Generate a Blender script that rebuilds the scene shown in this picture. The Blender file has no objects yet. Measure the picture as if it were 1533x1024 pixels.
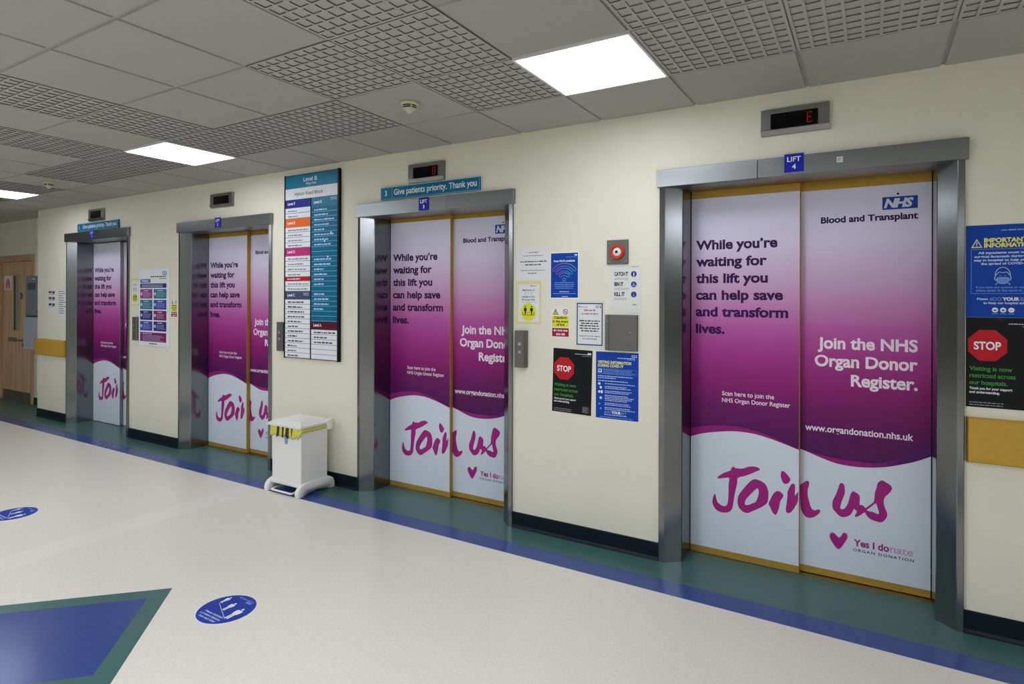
import bpy, bmesh, math, random
from mathutils import Vector
from mathutils.geometry import tessellate_polygon

S = bpy.context.scene
COL = S.collection
D = 3.651          # the lift wall's plane
CE = 2.778         # ceiling height
DOORWALL = 4.0     # plane of the recessed wall with the timber door

# ------------------------------------------------------------------ materials
def lin(c):
    out = []
    for v in c:
        v /= 255.0
        out.append(v / 12.92 if v <= .04045 else ((v + .055) / 1.055) ** 2.4)
    return (*out, 1.0)

MATS = {}
def mat(name, rgb, rough=.5, metal=0., noise=0., nscale=60., bump=0., bscale=200., spec=.22, emit=0., stretch=None, coat=0.):
    if name in MATS:
        return MATS[name]
    m = bpy.data.materials.new(name)
    m.use_nodes = True
    nt = m.node_tree
    b = nt.nodes['Principled BSDF']
    c = lin(rgb)
    b.inputs['Base Color'].default_value = c
    b.inputs['Roughness'].default_value = rough
    b.inputs['Metallic'].default_value = metal
    b.inputs['Specular IOR Level'].default_value = spec
    b.inputs['Coat Weight'].default_value = coat
    b.inputs['Coat Roughness'].default_value = .12
    if emit:
        b.inputs['Emission Color'].default_value = c
        b.inputs['Emission Strength'].default_value = emit
    tc = nt.nodes.new('ShaderNodeTexCoord')
    mp = nt.nodes.new('ShaderNodeMapping')
    nt.links.new(tc.outputs['Object'], mp.inputs['Vector'])
    if stretch:
        mp.inputs['Scale'].default_value = stretch
    if noise:
        n = nt.nodes.new('ShaderNodeTexNoise')
        n.inputs['Scale'].default_value = nscale
        n.inputs['Detail'].default_value = 4
        nt.links.new(mp.outputs['Vector'], n.inputs['Vector'])
        r = nt.nodes.new('ShaderNodeValToRGB')
        r.color_ramp.elements[0].position = .3
        r.color_ramp.elements[1].position = .7
        r.color_ramp.elements[0].color = tuple(max(0, v * (1 - noise)) for v in c[:3]) + (1,)
        r.color_ramp.elements[1].color = tuple(min(1, v * (1 + noise)) for v in c[:3]) + (1,)
        nt.links.new(n.outputs['Fac'], r.inputs['Fac'])
        nt.links.new(r.outputs['Color'], b.inputs['Base Color'])
    if bump:
        n2 = nt.nodes.new('ShaderNodeTexNoise')
        n2.inputs['Scale'].default_value = bscale
        n2.inputs['Detail'].default_value = 3
        nt.links.new(mp.outputs['Vector'], n2.inputs['Vector'])
        bp = nt.nodes.new('ShaderNodeBump')
        bp.inputs['Strength'].default_value = bump
        bp.inputs['Distance'].default_value = .002
        nt.links.new(n2.outputs['Fac'], bp.inputs['Height'])
        nt.links.new(bp.outputs['Normal'], b.inputs['Normal'])
    MATS[name] = m
    return m

def gradient_film():
    """printed lift-door film: lavender at the top running to deep purple (a print, follows height)"""
    m = bpy.data.materials.new('printed_film_gradient')
    m.use_nodes = True
    nt = m.node_tree
    b = nt.nodes['Principled BSDF']
    b.inputs['Roughness'].default_value = .42
    b.inputs['Specular IOR Level'].default_value = .25
    tc = nt.nodes.new('ShaderNodeTexCoord')
    sp = nt.nodes.new('ShaderNodeSeparateXYZ')
    nt.links.new(tc.outputs['Object'], sp.inputs[0])
    mr = nt.nodes.new('ShaderNodeMapRange')
    mr.inputs['From Min'].default_value = .6
    mr.inputs['From Max'].default_value = 2.3
    nt.links.new(sp.outputs['Z'], mr.inputs['Value'])
    r = nt.nodes.new('ShaderNodeValToRGB')
    stops = [(.6, (74, 14, 84)), (.8, (88, 15, 88)), (.95, (112, 18, 98)), (1.1, (142, 28, 112)), (1.3, (170, 60, 142)),
             (1.45, (188, 95, 166)), (1.6, (203, 140, 192)), (1.78, (212, 182, 214)), (1.95, (222, 212, 235)), (2.25, (222, 221, 240))]
    els = r.color_ramp.elements
    while len(els) < len(stops):
        els.new(.5)
    for e, (z, c) in zip(els, stops):
        e.position = (z - .6) / 1.7
    for e, (z, c) in zip(els, stops):
        e.color = lin(c)
    nt.links.new(mr.outputs[0], r.inputs[0])
    nt.links.new(r.outputs[0], b.inputs['Base Color'])
    return m

def wood(name, a, c):
    m = bpy.data.materials.new(name)
    m.use_nodes = True
    nt = m.node_tree
    b = nt.nodes['Principled BSDF']
    b.inputs['Roughness'].default_value = .4
    tc = nt.nodes.new('ShaderNodeTexCoord')
    mp = nt.nodes.new('ShaderNodeMapping')
    mp.inputs['Scale'].default_value = (14, 14, .9)
    nt.links.new(tc.outputs['Object'], mp.inputs[0])
    n = nt.nodes.new('ShaderNodeTexNoise')
    n.inputs['Scale'].default_value = 1.3
    n.inputs['Detail'].default_value = 6
    nt.links.new(mp.outputs[0], n.inputs['Vector'])
    r = nt.nodes.new('ShaderNodeValToRGB')
    r.color_ramp.elements[0].position = .3
    r.color_ramp.elements[1].position = .7
    r.color_ramp.elements[0].color = lin(a)
    r.color_ramp.elements[1].color = lin(c)
    nt.links.new(n.outputs[0], r.inputs[0])
    nt.links.new(r.outputs[0], b.inputs['Base Color'])
    return m

WALL2 = mat('grey_green_paint', (160, 164, 158), .7)
WALL = mat('cream_wall_paint', (229, 225, 207), .6, noise=.02, nscale=3, bump=.12, bscale=90)
CEIL = mat('ceiling_mineral_tile', (172, 171, 165), .9, noise=.03, nscale=220, bump=.1, bscale=400)
TBAR = mat('ceiling_grid_bar', (158, 158, 156), .6)
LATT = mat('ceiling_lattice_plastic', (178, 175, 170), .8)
LWEB = mat('ceiling_lattice_web_shade', (104, 100, 98), .8)
FLOOR = mat('beige_speckled_vinyl', (233, 227, 214), .3, noise=.04, nscale=70, bump=.03, bscale=10, spec=.45)
PATCH = mat('pale_vinyl_strip', (236, 231, 219), .3, noise=.04, nscale=70, spec=.45)
GREEN = mat('green_vinyl', (66, 106, 102), .28, noise=.06, nscale=40, bump=.04, bscale=14, spec=.4)
BLUE = mat('blue_vinyl', (52, 78, 142), .22, noise=.05, nscale=30, bump=.3, bscale=9, spec=.34)
NAVY = mat('dark_skirting_vinyl', (10, 24, 34), .4)
STEEL = mat('brushed_stainless', (130, 132, 132), .165, 1., noise=.06, nscale=6, stretch=(1, 1, .06))
def brushed(m, axis, amount, turn=0.):
    nt = m.node_tree
    b = nt.nodes['Principled BSDF']
    t = nt.nodes.new('ShaderNodeTangent')
    t.direction_type = 'RADIAL'
    t.axis = axis
    b.inputs['Anisotropic'].default_value = amount
    b.inputs['Anisotropic Rotation'].default_value = turn
    nt.links.new(t.outputs[0], b.inputs['Tangent'])
STEELH = mat('brushed_stainless_header', (140, 142, 142), .30, 1., noise=.05, nscale=6, stretch=(.06, 1, 1))
brushed(STEELH, 'Z', .55)
brushed(STEEL, 'Z', .45, .25)
STEEL2 = mat('satin_steel', (150, 150, 148), .34, 1., noise=.04, nscale=40)
DARKST = mat('dark_grey_metal', (112, 110, 108), .45, .6, noise=.04, nscale=30)
BRASS = mat('brass_door_edge', (188, 148, 66), .42, .35, noise=.06, nscale=30)
FILM = gradient_film()
FWHITE = mat('film_white', (216, 224, 234), .42)
FMAG = mat('film_magenta', (150, 30, 122), .42)
FPUR = mat('film_violet', (86, 22, 104), .42)
BANDM = [FMAG, mat('film_band_second', (138, 28, 118), .42), mat('film_band_third', (122, 26, 114), .42), mat('film_band_fourth', (104, 24, 110), .42), FPUR]
FPLUM = mat('film_plum_lettering', (58, 8, 80), .42)
FHAND = mat('film_hand_lettering', (166, 36, 128), .42)
FPINKT = mat('film_pale_lettering', (246, 228, 242), .42)
FNAVY = mat('film_navy', (38, 24, 66), .42)
FMAUVE = mat('film_mauve', (196, 160, 196), .42)
NHSB = mat('logo_blue', (28, 66, 160), .4)
WHITE = mat('print_white', (238, 238, 238), .55)
PAPER = mat('white_paper', (226, 226, 226), .7, noise=.02, nscale=20)
WALLET = mat('clear_wallet_plastic', (222, 222, 216), .25, coat=.4)
CREAMP = mat('yellowed_wallet', (222, 214, 158), .35)
GREY = mat('print_grey', (140, 140, 146), .6)
DGREY = mat('print_dark_grey', (70, 70, 76), .6)
BLACK = mat('print_black', (14, 14, 17), .45)
BLACKG = mat('black_gloss_screen', (7, 7, 10), .12)
RED = mat('print_red', (186, 24, 36), .45)
DRED = mat('print_dark_red', (160, 30, 42), .45)
YEL = mat('print_yellow', (224, 222, 60), .5)
PYEL = mat('print_pale_yellow', (232, 226, 110), .5)
PGREEN = mat('print_green', (60, 140, 62), .5)
PBLUE = mat('poster_blue', (0, 62, 160), .4)
LBLUE = mat('print_light_blue', (120, 160, 222), .5)
PALE = mat('print_pale_blue', (196, 212, 240), .5)
TEAL = mat('sign_teal', (16, 122, 156), .4)
TEAL2 = mat('sign_teal_dark', (0, 104, 142), .4)
TEALL = mat('sign_teal_line', (110, 184, 206), .4)
SNAVY = mat('sign_navy', (38, 40, 142), .4)
ORANGE = mat('sign_orange', (238, 112, 40), .4)
MAGEN = mat('sign_magenta', (190, 48, 118), .4)
SLATE = mat('sign_slate', (70, 78, 108), .4)
MAROON = mat('sign_maroon', (86, 22, 44), .4)
SIGNW = mat('sign_white', (232, 234, 238), .4)
LIFTB = mat('lift_plate_blue', (28, 36, 160), .4)
LED = mat('led_red', (190, 16, 26), .4, emit=.10)
BINW = mat('bin_white_enamel', (236, 234, 230), .35, noise=.01)
BAGY = mat('bag_yellow', (222, 214, 96), .45, bump=.3, bscale=60)
OCHRE = mat('ochre_rail_vinyl', (196, 156, 60), .5, noise=.03, nscale=50)
OCHRED = mat('ochre_rail_end', (120, 90, 32), .5)
OAK = wood('oak_door_veneer', (190, 154, 114), (216, 184, 142))
OAKF = wood('oak_frame', (176, 140, 104), (200, 166, 126))
GLASS = mat('vision_glass', (150, 152, 138), .15)
LAMP = mat('light_diffuser', (238, 244, 255), .5, emit=14.)
LAMP_FILL = mat('added_fill_diffuser', (240, 245, 255), .5, emit=30.)
LFRAME = mat('light_frame_white', (226, 226, 226), .4)
DETW = mat('detector_plastic', (206, 202, 176), .5)
GREYBOX = mat('grey_dispenser', (112, 120, 126), .5)
PALEBOX = mat('pale_grey_panel', (160, 166, 174), .5)
SOUND = mat('sounder_red', (196, 62, 30), .4)
TQ = mat('board_teal', (34, 128, 134), .5)
BB = mat('board_blue', (52, 78, 168), .5)
BN = mat('board_navy', (48, 40, 112), .5)
BP = mat('board_purple', (132, 30, 94), .5)
BM = mat('board_mauve', (158, 66, 124), .5)

# ------------------------------------------------------------------ helpers
def link(o, parent=None):
    COL.objects.link(o)
    if parent is not None:
        o.parent = parent
    return o

def obj(name, bm, m, parent=None, smooth=False):
    me = bpy.data.meshes.new(name)
    bmesh.ops.recalc_face_normals(bm, faces=bm.faces)
    bm.to_mesh(me)
    bm.free()
    for x in (m if isinstance(m, (list, tuple)) else [m]):
        me.materials.append(x)
    if smooth:
        for p in me.polygons:
            p.use_smooth = True
    return link(bpy.data.objects.new(name, me), parent)

def box(bm, x0, x1, y0, y1, z0, z1, bev=0., seg=2, mi=0):
    vs = [bm.verts.new(p) for p in ((x0, y0, z0), (x1, y0, z0), (x1, y1, z0), (x0, y1, z0), (x0, y0, z1), (x1, y0, z1), (x1, y1, z1), (x0, y1, z1))]
    fs = [bm.faces.new([vs[i] for i in f]) for f in ((0, 3, 2, 1), (4, 5, 6, 7), (0, 1, 5, 4), (1, 2, 6, 5), (2, 3, 7, 6), (3, 0, 4, 7))]
    for f in fs:
        f.material_index = mi
    if bev:
        es = set(e for f in fs for e in f.edges)
        bmesh.ops.bevel(bm, geom=list(es), offset=bev, segments=seg, affect='EDGES', profile=.5)
    return bm

def B(*a, **k):
    return box(bmesh.new(), *a, **k)

def prism(bm, pts, z0, z1, axis='z', mi=0):
    """extrude a plan outline along an axis"""
    def P(p, h):
        return {'z': (p[0], p[1], h), 'x': (h, p[0], p[1]), 'y': (p[0], h, p[1])}[axis]
    a = [bm.verts.new(P(p, z0)) for p in pts]
    b = [bm.verts.new(P(p, z1)) for p in pts]
    n = len(pts)
    for i in range(n):
        bm.faces.new((a[i], a[(i + 1) % n], b[(i + 1) % n], b[i])).material_index = mi
    bm.faces.new(a[::-1]).material_index = mi
    bm.faces.new(b).material_index = mi
    return bm

def lathe(bm, prof, cx=0, cy=0, n=32, axis='z', mi=0):
    rings = []
    for r, h in prof:
        ring = []
        for i in range(n):
            t = 2 * math.pi * i / n
            u, v = r * math.cos(t), r * math.sin(t)
            p = (cx + u, cy + v, h) if axis == 'z' else (cx + u, h, cy + v)
            ring.append(bm.verts.new(p))
        rings.append(ring)
    for a, b in zip(rings, rings[1:]):
        for i in range(n):
            bm.faces.new((a[i], a[(i + 1) % n], b[(i + 1) % n], b[i])).material_index = mi
    bm.faces.new(rings[0][::-1]).material_index = mi
    bm.faces.new(rings[-1]).material_index = mi
    return bm

def tube(bm, pts, r, n=10):
    pts = [Vector(p) for p in pts]
    rings = []
    for i, p in enumerate(pts):
        t = (pts[min(i + 1, len(pts) - 1)] - pts[max(i - 1, 0)]).normalized()
        a = t.cross(Vector((0, 0, 1)))
        if a.length < 1e-3:
            a = t.cross(Vector((0, 1, 0)))
        a.normalize()
        b = t.cross(a)
        rings.append([bm.verts.new(p + r * (math.cos(2 * math.pi * k / n) * a + math.sin(2 * math.pi * k / n) * b)) for k in range(n)])
    for u, v in zip(rings, rings[1:]):
        for k in range(n):
            bm.faces.new((u[k], u[(k + 1) % n], v[(k + 1) % n], v[k]))
    bm.faces.new(rings[0][::-1])
    bm.faces.new(rings[-1])
    return bm

def tag(o, label, cat, group=None):
    o['label'] = label
    o['category'] = cat
    if group:
        o['group'] = group
    return o

def thing(name, label, cat, loc, group=None, rot=(0, 0, 0)):
    o = bpy.data.objects.new(name, None)
    o.empty_display_size = .1
    o.location = loc
    o.rotation_euler = rot
    link(o)
    return tag(o, label, cat, group)

def struct(o):
    o['kind'] = 'structure'
    return o

_TC = {}
def text_polys(s, bold=0., res=3, space=1.):
    k = (s, bold, res, space)
    if k in _TC:
        return _TC[k]
    cu = bpy.data.curves.new('lettering', 'FONT')
    cu.body = s
    cu.size = 1
    cu.offset = bold
    cu.resolution_u = res
    cu.space_character = space
    o = link(bpy.data.objects.new('lettering', cu))
    dg = bpy.context.evaluated_depsgraph_get()
    me = bpy.data.meshes.new_from_object(o.evaluated_get(dg))
    vs = [(v.co.x, v.co.y) for v in me.vertices]
    fs = [tuple(p.vertices) for p in me.polygons]
    bpy.data.objects.remove(o)
    bpy.data.curves.remove(cu)
    bpy.data.meshes.remove(me)
    xs = [v[0] for v in vs]
    _TC[k] = (vs, fs, min(xs), max(xs))
    return _TC[k]

_H = text_polys('H', 0.)
CAPH = max(v[1] for v in _H[0])
XH = max(v[1] for v in text_polys('x', 0.)[0])
XT = .735 * CAPH                      # taller lower-case letters, as on the signs
def tall(y, b):
    y += b
    if y <= 0:
        return y
    if y <= XH:
        return y * XT / XH
    return XT + (y - XH) * (CAPH - XT) / (CAPH - XH) if y <= CAPH else y

class Art:
    """flat print on a front face: polygons in (x, z), looking along +y; each layer .25 mm nearer"""
    def __init__(self, root, y=0.):
        self.root, self.y, self.parts = root, y, {}

    def _add(self, part, m, vs, fs, layer):
        p = self.parts.setdefault(part, dict(v=[], f=[], m=[], mats=[]))
        if m not in p['mats']:
            p['mats'].append(m)
        mi = p['mats'].index(m)
        b = len(p['v'])
        yy = self.y - .00025 * (layer + 1)
        p['v'] += [(x, yy, z) for x, z in vs]
        for f in fs:
            p['f'].append(tuple(b + i for i in f))
            p['m'].append(mi)

    def poly(self, part, m, pts, layer=0, hole=None):
        loops = [[Vector((x, z, 0)) for x, z in pts]]
        if hole:
            loops.append([Vector((x, z, 0)) for x, z in hole])
        flat = [(v.x, v.y) for l in loops for v in l]
        fs = []
        for t in tessellate_polygon(loops):
            a, b, c = (flat[i] for i in t)
            if (b[0] - a[0]) * (c[1] - a[1]) - (b[1] - a[1]) * (c[0] - a[0]) < 0:
                t = t[::-1]
            fs.append(t)
        self._add(part, m, flat, fs, layer)

    def rect(self, part, m, x0, x1, z0, z1, layer=0):
        self._add(part, m, [(x0, z0), (x1, z0), (x1, z1), (x0, z1)], [(0, 1, 2, 3)], layer)

    def disc(self, part, m, x, z, r, layer=0, n=28, rz=None, a0=0.):
        rz = rz or r
        self._add(part, m, [(x + r * math.cos(a0 + 2 * math.pi * i / n), z + rz * math.sin(a0 + 2 * math.pi * i / n)) for i in range(n)], [tuple(range(n))], layer)

    def arc(self, part, m, x, z, r0, r1, a0, a1, layer=0, n=20):
        vs, fs = [], []
        for i in range(n + 1):
            t = a0 + (a1 - a0) * i / n
            vs += [(x + r0 * math.cos(t), z + r0 * math.sin(t)), (x + r1 * math.cos(t), z + r1 * math.sin(t))]
        for i in range(n):
            fs.append((2 * i, 2 * i + 1, 2 * i + 3, 2 * i + 2))
        self._add(part, m, vs, fs, layer)

    def frame(self, part, m, x0, x1, z0, z1, t, layer=0):
        self.rect(part, m, x0, x1, z0, z0 + t, layer)
        self.rect(part, m, x0, x1, z1 - t, z1, layer)
        self.rect(part, m, x0, x0 + t, z0, z1, layer)
        self.rect(part, m, x1 - t, x1, z0, z1, layer)

    def line(self, part, m, pts, w, layer=0):
        for (ax, az), (bx, bz) in zip(pts, pts[1:]):
            dx, dz = bx - ax, bz - az
            l = math.hypot(dx, dz) or 1
            nx, nz = -dz / l * w / 2, dx / l * w / 2
            self._add(part, m, [(ax - nx, az - nz), (bx - nx, bz - nz), (bx + nx, bz + nz), (ax + nx, az + nz)], [(0, 1, 2, 3)], layer)

    def text(self, part, m, s, x, z, cap, w=None, align='l', bold=0., res=3, layer=1, space=1., slant=0.):
        """cap: capital height; w: width of the line; (x, z): start / centre / end of the baseline"""
        if part in ('lettering', 'heading', 'caption', 'scan_caption'):      # one part per printed line
            self.count = getattr(self, 'count', 0) + 1
            part = '%s#%d' % (part, self.count)
        vs, fs, a, b = text_polys(s, bold, res, space)
        k = cap / (CAPH + 2 * bold)
        kx = w / (b - a) if w else k
        wid = (b - a) * kx
        ox = x - a * kx - {'l': 0, 'c': wid / 2, 'r': wid}[align]
        self._add(part, m, [(ox + v[0] * kx + slant * v[1] * k, z + (tall(v[1], bold) if s.lower() != s and s.upper() != s or s.islower() else v[1] + bold) * k) for v in vs], fs, layer)

    def bars(self, part, m, x0, x1, z, h, pitch, n, seed=0, align='l', fr=(.75, 1.), layer=1):
        """lines of print too small to read: word-shaped dashes"""
        rnd = random.Random(seed)
        for i in range(n):
            wl = (x1 - x0) * rnd.uniform(*fr)
            s = {'l': x0, 'c': (x0 + x1 - wl) / 2, 'r': x1 - wl}[align]
            e, zz = s + wl, z - i * pitch
            while s < e - h * .5:
                ln = min(rnd.uniform(1.3, 4.2) * h, e - s)
                self.rect(part, m, s, s + ln, zz, zz + h * rnd.uniform(.75, 1), layer)
                s += ln + h * .55

    def build(self):
        for n, p in self.parts.items():
            n = n.split('#')[0]
            me = bpy.data.meshes.new(n)
            me.from_pydata(p['v'], [], p['f'])
            for m in p['mats']:
                me.materials.append(m)
            me.polygons.foreach_set('material_index', p['m'])
            link(bpy.data.objects.new(n, me), self.root)

def sheet(name, label, cat, x0, x1, z0, z1, m, th=.0012, y=None, rot=0., group=None, part='sheet', bev=0.):
    """a poster or notice on the wall: root at its lower left corner, returns (Art, w, h, root)"""
    yy = D if y is None else y
    r = thing(name, label, cat, (x0, yy, z0), group, (0, rot, 0))
    w, h = x1 - x0, z1 - z0
    obj(part, B(0, w, -th, 0, 0, h, bev=bev), m, r)
    return Art(r, -th), w, h, r

def nhs(a, part, x1, z, w, h, m=NHSB, t=WHITE, layer=1):
    """blue logo box with slanted capitals, right edge at x1"""
    a.rect(part, m, x1 - w, x1, z, z + h, layer)
    a.text(part, t, 'NHS', x1 - w * .95, z + h * .13, h * .74, w * .78, 'l', .045, 2, layer + 1, .9, .25)

# ------------------------------------------------------------------ room shell
X0L, X1R = -16.0, 9.0
YF = -5.0
LIFTS = [(-8.809, .012, 1), (-6.293, -.003, 2), (-3.671, -.013, 3), (-1.110, .003, 4)]
FW = 1.510        # overall width of a lift frame
WEND = -9.65      # left corner of the lift wall

bm = bmesh.new()
box(bm, X0L, X1R, YF, 4.4, -.1, 0)
floor = struct(obj('floor', bm, FLOOR))
bm = bmesh.new()
box(bm, X0L, X1R, 3.411, 4.3, 0, .0006)
obj('green_border', bm, GREEN, floor)
obj('blue_stripe', B(X0L, X1R, 3.252, 3.411, 0, .0006), BLUE, floor)
def quad4(pts, z0, z1):
    return prism(bmesh.new(), pts, z0, z1)
obj('repaired_strip', quad4([(-4.375, 3.25), (-4.615, 3.25), (-4.594, 1.547), (-4.58, .4), (-4.33, .4), (-4.361, 1.469)], 0, .0003), PATCH, floor)
for k in range(-3, 3):
    cx, cy = -3.315 + 2.405 * k, 1.276
    d = lambda r: [(cx, cy - r), (cx + r, cy), (cx, cy + r), (cx - r, cy)]
    g = obj('diamond_inlay', quad4(d(.611), 0, .0006), GREEN, floor)
    obj('diamond_centre', quad4(d(.477), .0006, .0009), BLUE, g)

# lift wall with the four openings
bm = bmesh.new()
edges = [WEND]
for x, dz, n in LIFTS:
    edges += [x + .04, x + FW - .034]
edges.append(X1R)
for i in range(0, len(edges), 2):
    box(bm, edges[i], edges[i + 1], D, D + .36, 0, CE + .1)
for x, dz, n in LIFTS:
    box(bm, x + .04, x + FW - .034, D, D + .36, 2.35, CE + .1)
struct(obj('wall_back', bm, WALL))
bm = bmesh.new()
DX0, DX1, DZ = -11.88, -10.71, 2.21
box(bm, X0L, DX0, DOORWALL, DOORWALL + .15, 0, CE + .1)
box(bm, DX1, WEND, DOORWALL, DOORWALL + .15, 0, CE + .1)
box(bm, DX0, DX1, DOORWALL, DOORWALL + .15, DZ, CE + .1)
struct(obj('wall_left', bm, WALL))
struct(obj('wall_far_left', B(X0L - .1, X0L, YF, 4.4, 0, CE + .1), WALL))
struct(obj('wall_right', B(X1R, X1R + .1, YF, 4.4, 0, CE + .1), WALL2))
struct(obj('wall_front', B(X0L, X1R, YF - .1, YF, 0, CE + .1), WALL2))

# skirting
SK = [(WEND, -8.809), (-7.299, -6.293), (-4.783, -3.671), (-2.161, -1.110), (.400, X1R)]
for i, (a, b) in enumerate(SK):
    bm = bmesh.new()
    prism(bm, [(D, 0), (D - .022, 0), (D - .016, .006), (D - .009, .02), (D - .006, .104), (D - .003, .108), (D, .108)], a, b, 'x')
    struct(obj('baseboard_%d' % (i + 1), bm, NAVY))
struct(obj('baseboard_6', B(WEND - .008, WEND, D + .001, DOORWALL, 0, .11), NAVY))
struct(obj('baseboard_7', B(DX1 + .04, WEND - .01, DOORWALL - .008, DOORWALL, 0, .11), NAVY))

# ------------------------------------------------------------------ ceiling
G0 = -1.4916
R0 = 3.088            # first full row starts here, going away from the lift wall
LATTICE = {(-1, r) for r in range(1, 7)} | {(-2, 2), (-3, 1), (-4, 1), (1, 1), (2, 1), (3, 1), (4, 1)} | {(1, r) for r in range(2, 7)} | {(c, 1) for c in range(5, 15)}
LATTICE |= {(-5, r) for r in range(1, 7)} | {(-7, r) for r in range(1, 7)} | {(-8, 1), (-9, 1), (-11, 1), (-13, 1)}
LAMPS = {(0, 1), (-6, 1), (-12, 1), (8, 4), (12, 6), (-1, 4), (-8, 4)} | {(c, r) for c in (-15, -11, -7, -3, 1, 5, 9) for r in (8, 12)}  # unseen panels further out are added for fill light and steel reflections
bmT, bmB = bmesh.new(), bmesh.new()
box(bmB, X0L, X1R, YF, 4.4, CE + .008, CE + .06)
LT = []
def cell(c, r):
    x0 = G0 + .6 * c
    y0 = R0 - .6 * r
    return x0, x0 + .6, y0, y0 + .6
for c in range(-25, 18):
    for r in range(-1, 15):
        x0, x1, y0, y1 = cell(c, r)
        if (c, r) in LAMPS:
            continue
        if (c, r) in LATTICE:
            LT.append((x0, y0))
            continue
        y1 = min(y1, 4.15)
        lim = D if x0 > WEND - .3 else DOORWALL
        if y0 >= lim:
            continue
        y1 = min(y1, lim + (.01 if r == 0 or r == -1 else 0))
        g = .009
        x0, x1 = max(x0, X0L), min(x1, X1R)
        y0 = max(y0, YF)
        if x1 - x0 < .03 or y1 - y0 < .03:
            continue
        # bevelled tile edges
        zb = CE + .012
        a = [(x0 + g, y0 + g), (x1 - g, y0 + g), (x1 - g, y1 - g), (x0 + g, y1 - g)]
        q = [(x0 + g + .002, y0 + g + .002), (x1 - g - .002, y0 + g + .002), (x1 - g - .002, y1 - g - .002), (x0 + g + .002, y1 - g - .002)]
        lo = [bmT.verts.new((p[0], p[1], CE)) for p in q]
        hi = [bmT.verts.new((p[0], p[1], zb)) for p in a]
        bmT.faces.new(lo[::-1])
        for i in range(4):
            bmT.faces.new((lo[i], lo[(i + 1) % 4], hi[(i + 1) % 4], hi[i]))
ceiling = struct(obj('ceiling', bmB, TBAR))
obj('plain_tiles', bmT, CEIL, ceiling)
# one open lattice tile, then copies of it
bm = bmesh.new()
n = 9
bw, dp = .0125, .0055
pit = .6 / n
box(bm, .002, .598, .002, .598, dp, dp + .004)
cs = [min(max(i * pit, bw / 2 + .003), .6 - bw / 2 - .003) for i in range(n + 1)]
for c in cs:
    box(bm, c - bw / 2, c + bw / 2, .003, .597, 0, dp)
for c in cs:
    for p, q in zip(cs, cs[1:]):
        box(bm, p + bw / 2, q - bw / 2, c - bw / 2, c + bw / 2, 0, dp)
bm.normal_update()
for f in bm.faces:                      # recess shade painted on the laths' upright webs, their faces left pale
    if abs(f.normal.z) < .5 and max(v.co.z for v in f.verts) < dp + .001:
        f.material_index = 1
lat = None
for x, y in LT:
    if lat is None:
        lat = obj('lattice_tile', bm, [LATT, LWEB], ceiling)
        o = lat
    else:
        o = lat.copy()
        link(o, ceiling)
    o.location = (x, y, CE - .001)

def lamp_label(c, r):
    return {(0, 1): 'bright square ceiling light panel nearest the lift marked 4', (-6, 1): 'bright square ceiling light panel between the two smoke detectors',
            (-12, 1): 'bright square ceiling light panel at the far end above the timber door'}.get((c, r), 'unseen ceiling light panel added for fill and steel reflections')
bmF, bmD = bmesh.new(), bmesh.new()
f = .012
box(bmF, -.297, .297, -.297, -.297 + f, -.008, .012)
box(bmF, -.297, .297, .297 - f, .297, -.008, .012)
box(bmF, -.297, -.297 + f, -.297 + f, .297 - f, -.008, .012)
box(bmF, .297 - f, .297, -.297 + f, .297 - f, -.008, .012)
box(bmD, -.297 + f, .297 - f, -.297 + f, .297 - f, -.004, .008)
first = None
for c, r in sorted(LAMPS):
    x0, x1, y0, y1 = cell(c, r)
    if x0 < X0L or y0 < YF or x1 > X1R:
        continue
    t = thing('ceiling_light', lamp_label(c, r), 'light', ((x0 + x1) / 2, (y0 + y1) / 2, CE), 'square ceiling light panels')
    if first is None:
        first = (obj('frame', bmF, LFRAME, t), obj('diffuser', bmD, LAMP, t))
    else:
        for q in first:
            q = link(q.copy(), t)
            if r > 2 and q.name.startswith('diffuser'):      # added unseen panels made stronger to fill the lift wall
                q.data = q.data.copy()
                q.data.materials[0] = LAMP_FILL

# smoke detectors
def detector(x, y, label):
    t = thing('smoke_detector', label, 'smoke detector', (x, y, CE), 'smoke detectors on the ceiling')
    obj('base', lathe(bmesh.new(), [(.056, 0), (.056, -.012), (.05, -.016), (.046, -.018)]), DETW, t, True)
    obj('slot_ring', lathe(bmesh.new(), [(.043, -.018), (.041, -.026), (.038, -.034)]), BLACK, t)
    bm = bmesh.new()
    for r1, z1, z2 in ((.0475, -.0165, -.0185), (.0445, -.0258, -.0282), (.0405, -.0358, -.039)):
        lathe(bm, [(.036, z1), (r1, z1), (r1 - .001, z2), (.036, z2)])
    for k in range(4):
        a = k * math.pi / 2 + .95
        prism(bm, [(math.cos(a) * .036 - math.sin(a) * .004, math.sin(a) * .036 + math.cos(a) * .004), (math.cos(a) * .0455 - math.sin(a) * .004, math.sin(a) * .0455 + math.cos(a) * .004),
                   (math.cos(a) * .0455 + math.sin(a) * .004, math.sin(a) * .0455 - math.cos(a) * .004), (math.cos(a) * .036 + math.sin(a) * .004, math.sin(a) * .036 - math.cos(a) * .004)], -.036, -.017)
    obj('vent_cage', bm, DETW, t)
    obj('nose', lathe(bmesh.new(), [(.036, -.036), (.028, -.046), (.018, -.053), (.016, -.06), (.008, -.063)]), DETW, t, True)
detector(-2.346, 2.74, 'cream smoke detector on the ceiling between lift 3 and lattice tiles')
detector(-7.156, 2.80, 'small cream smoke detector on the far ceiling beyond lift 1')

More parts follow.
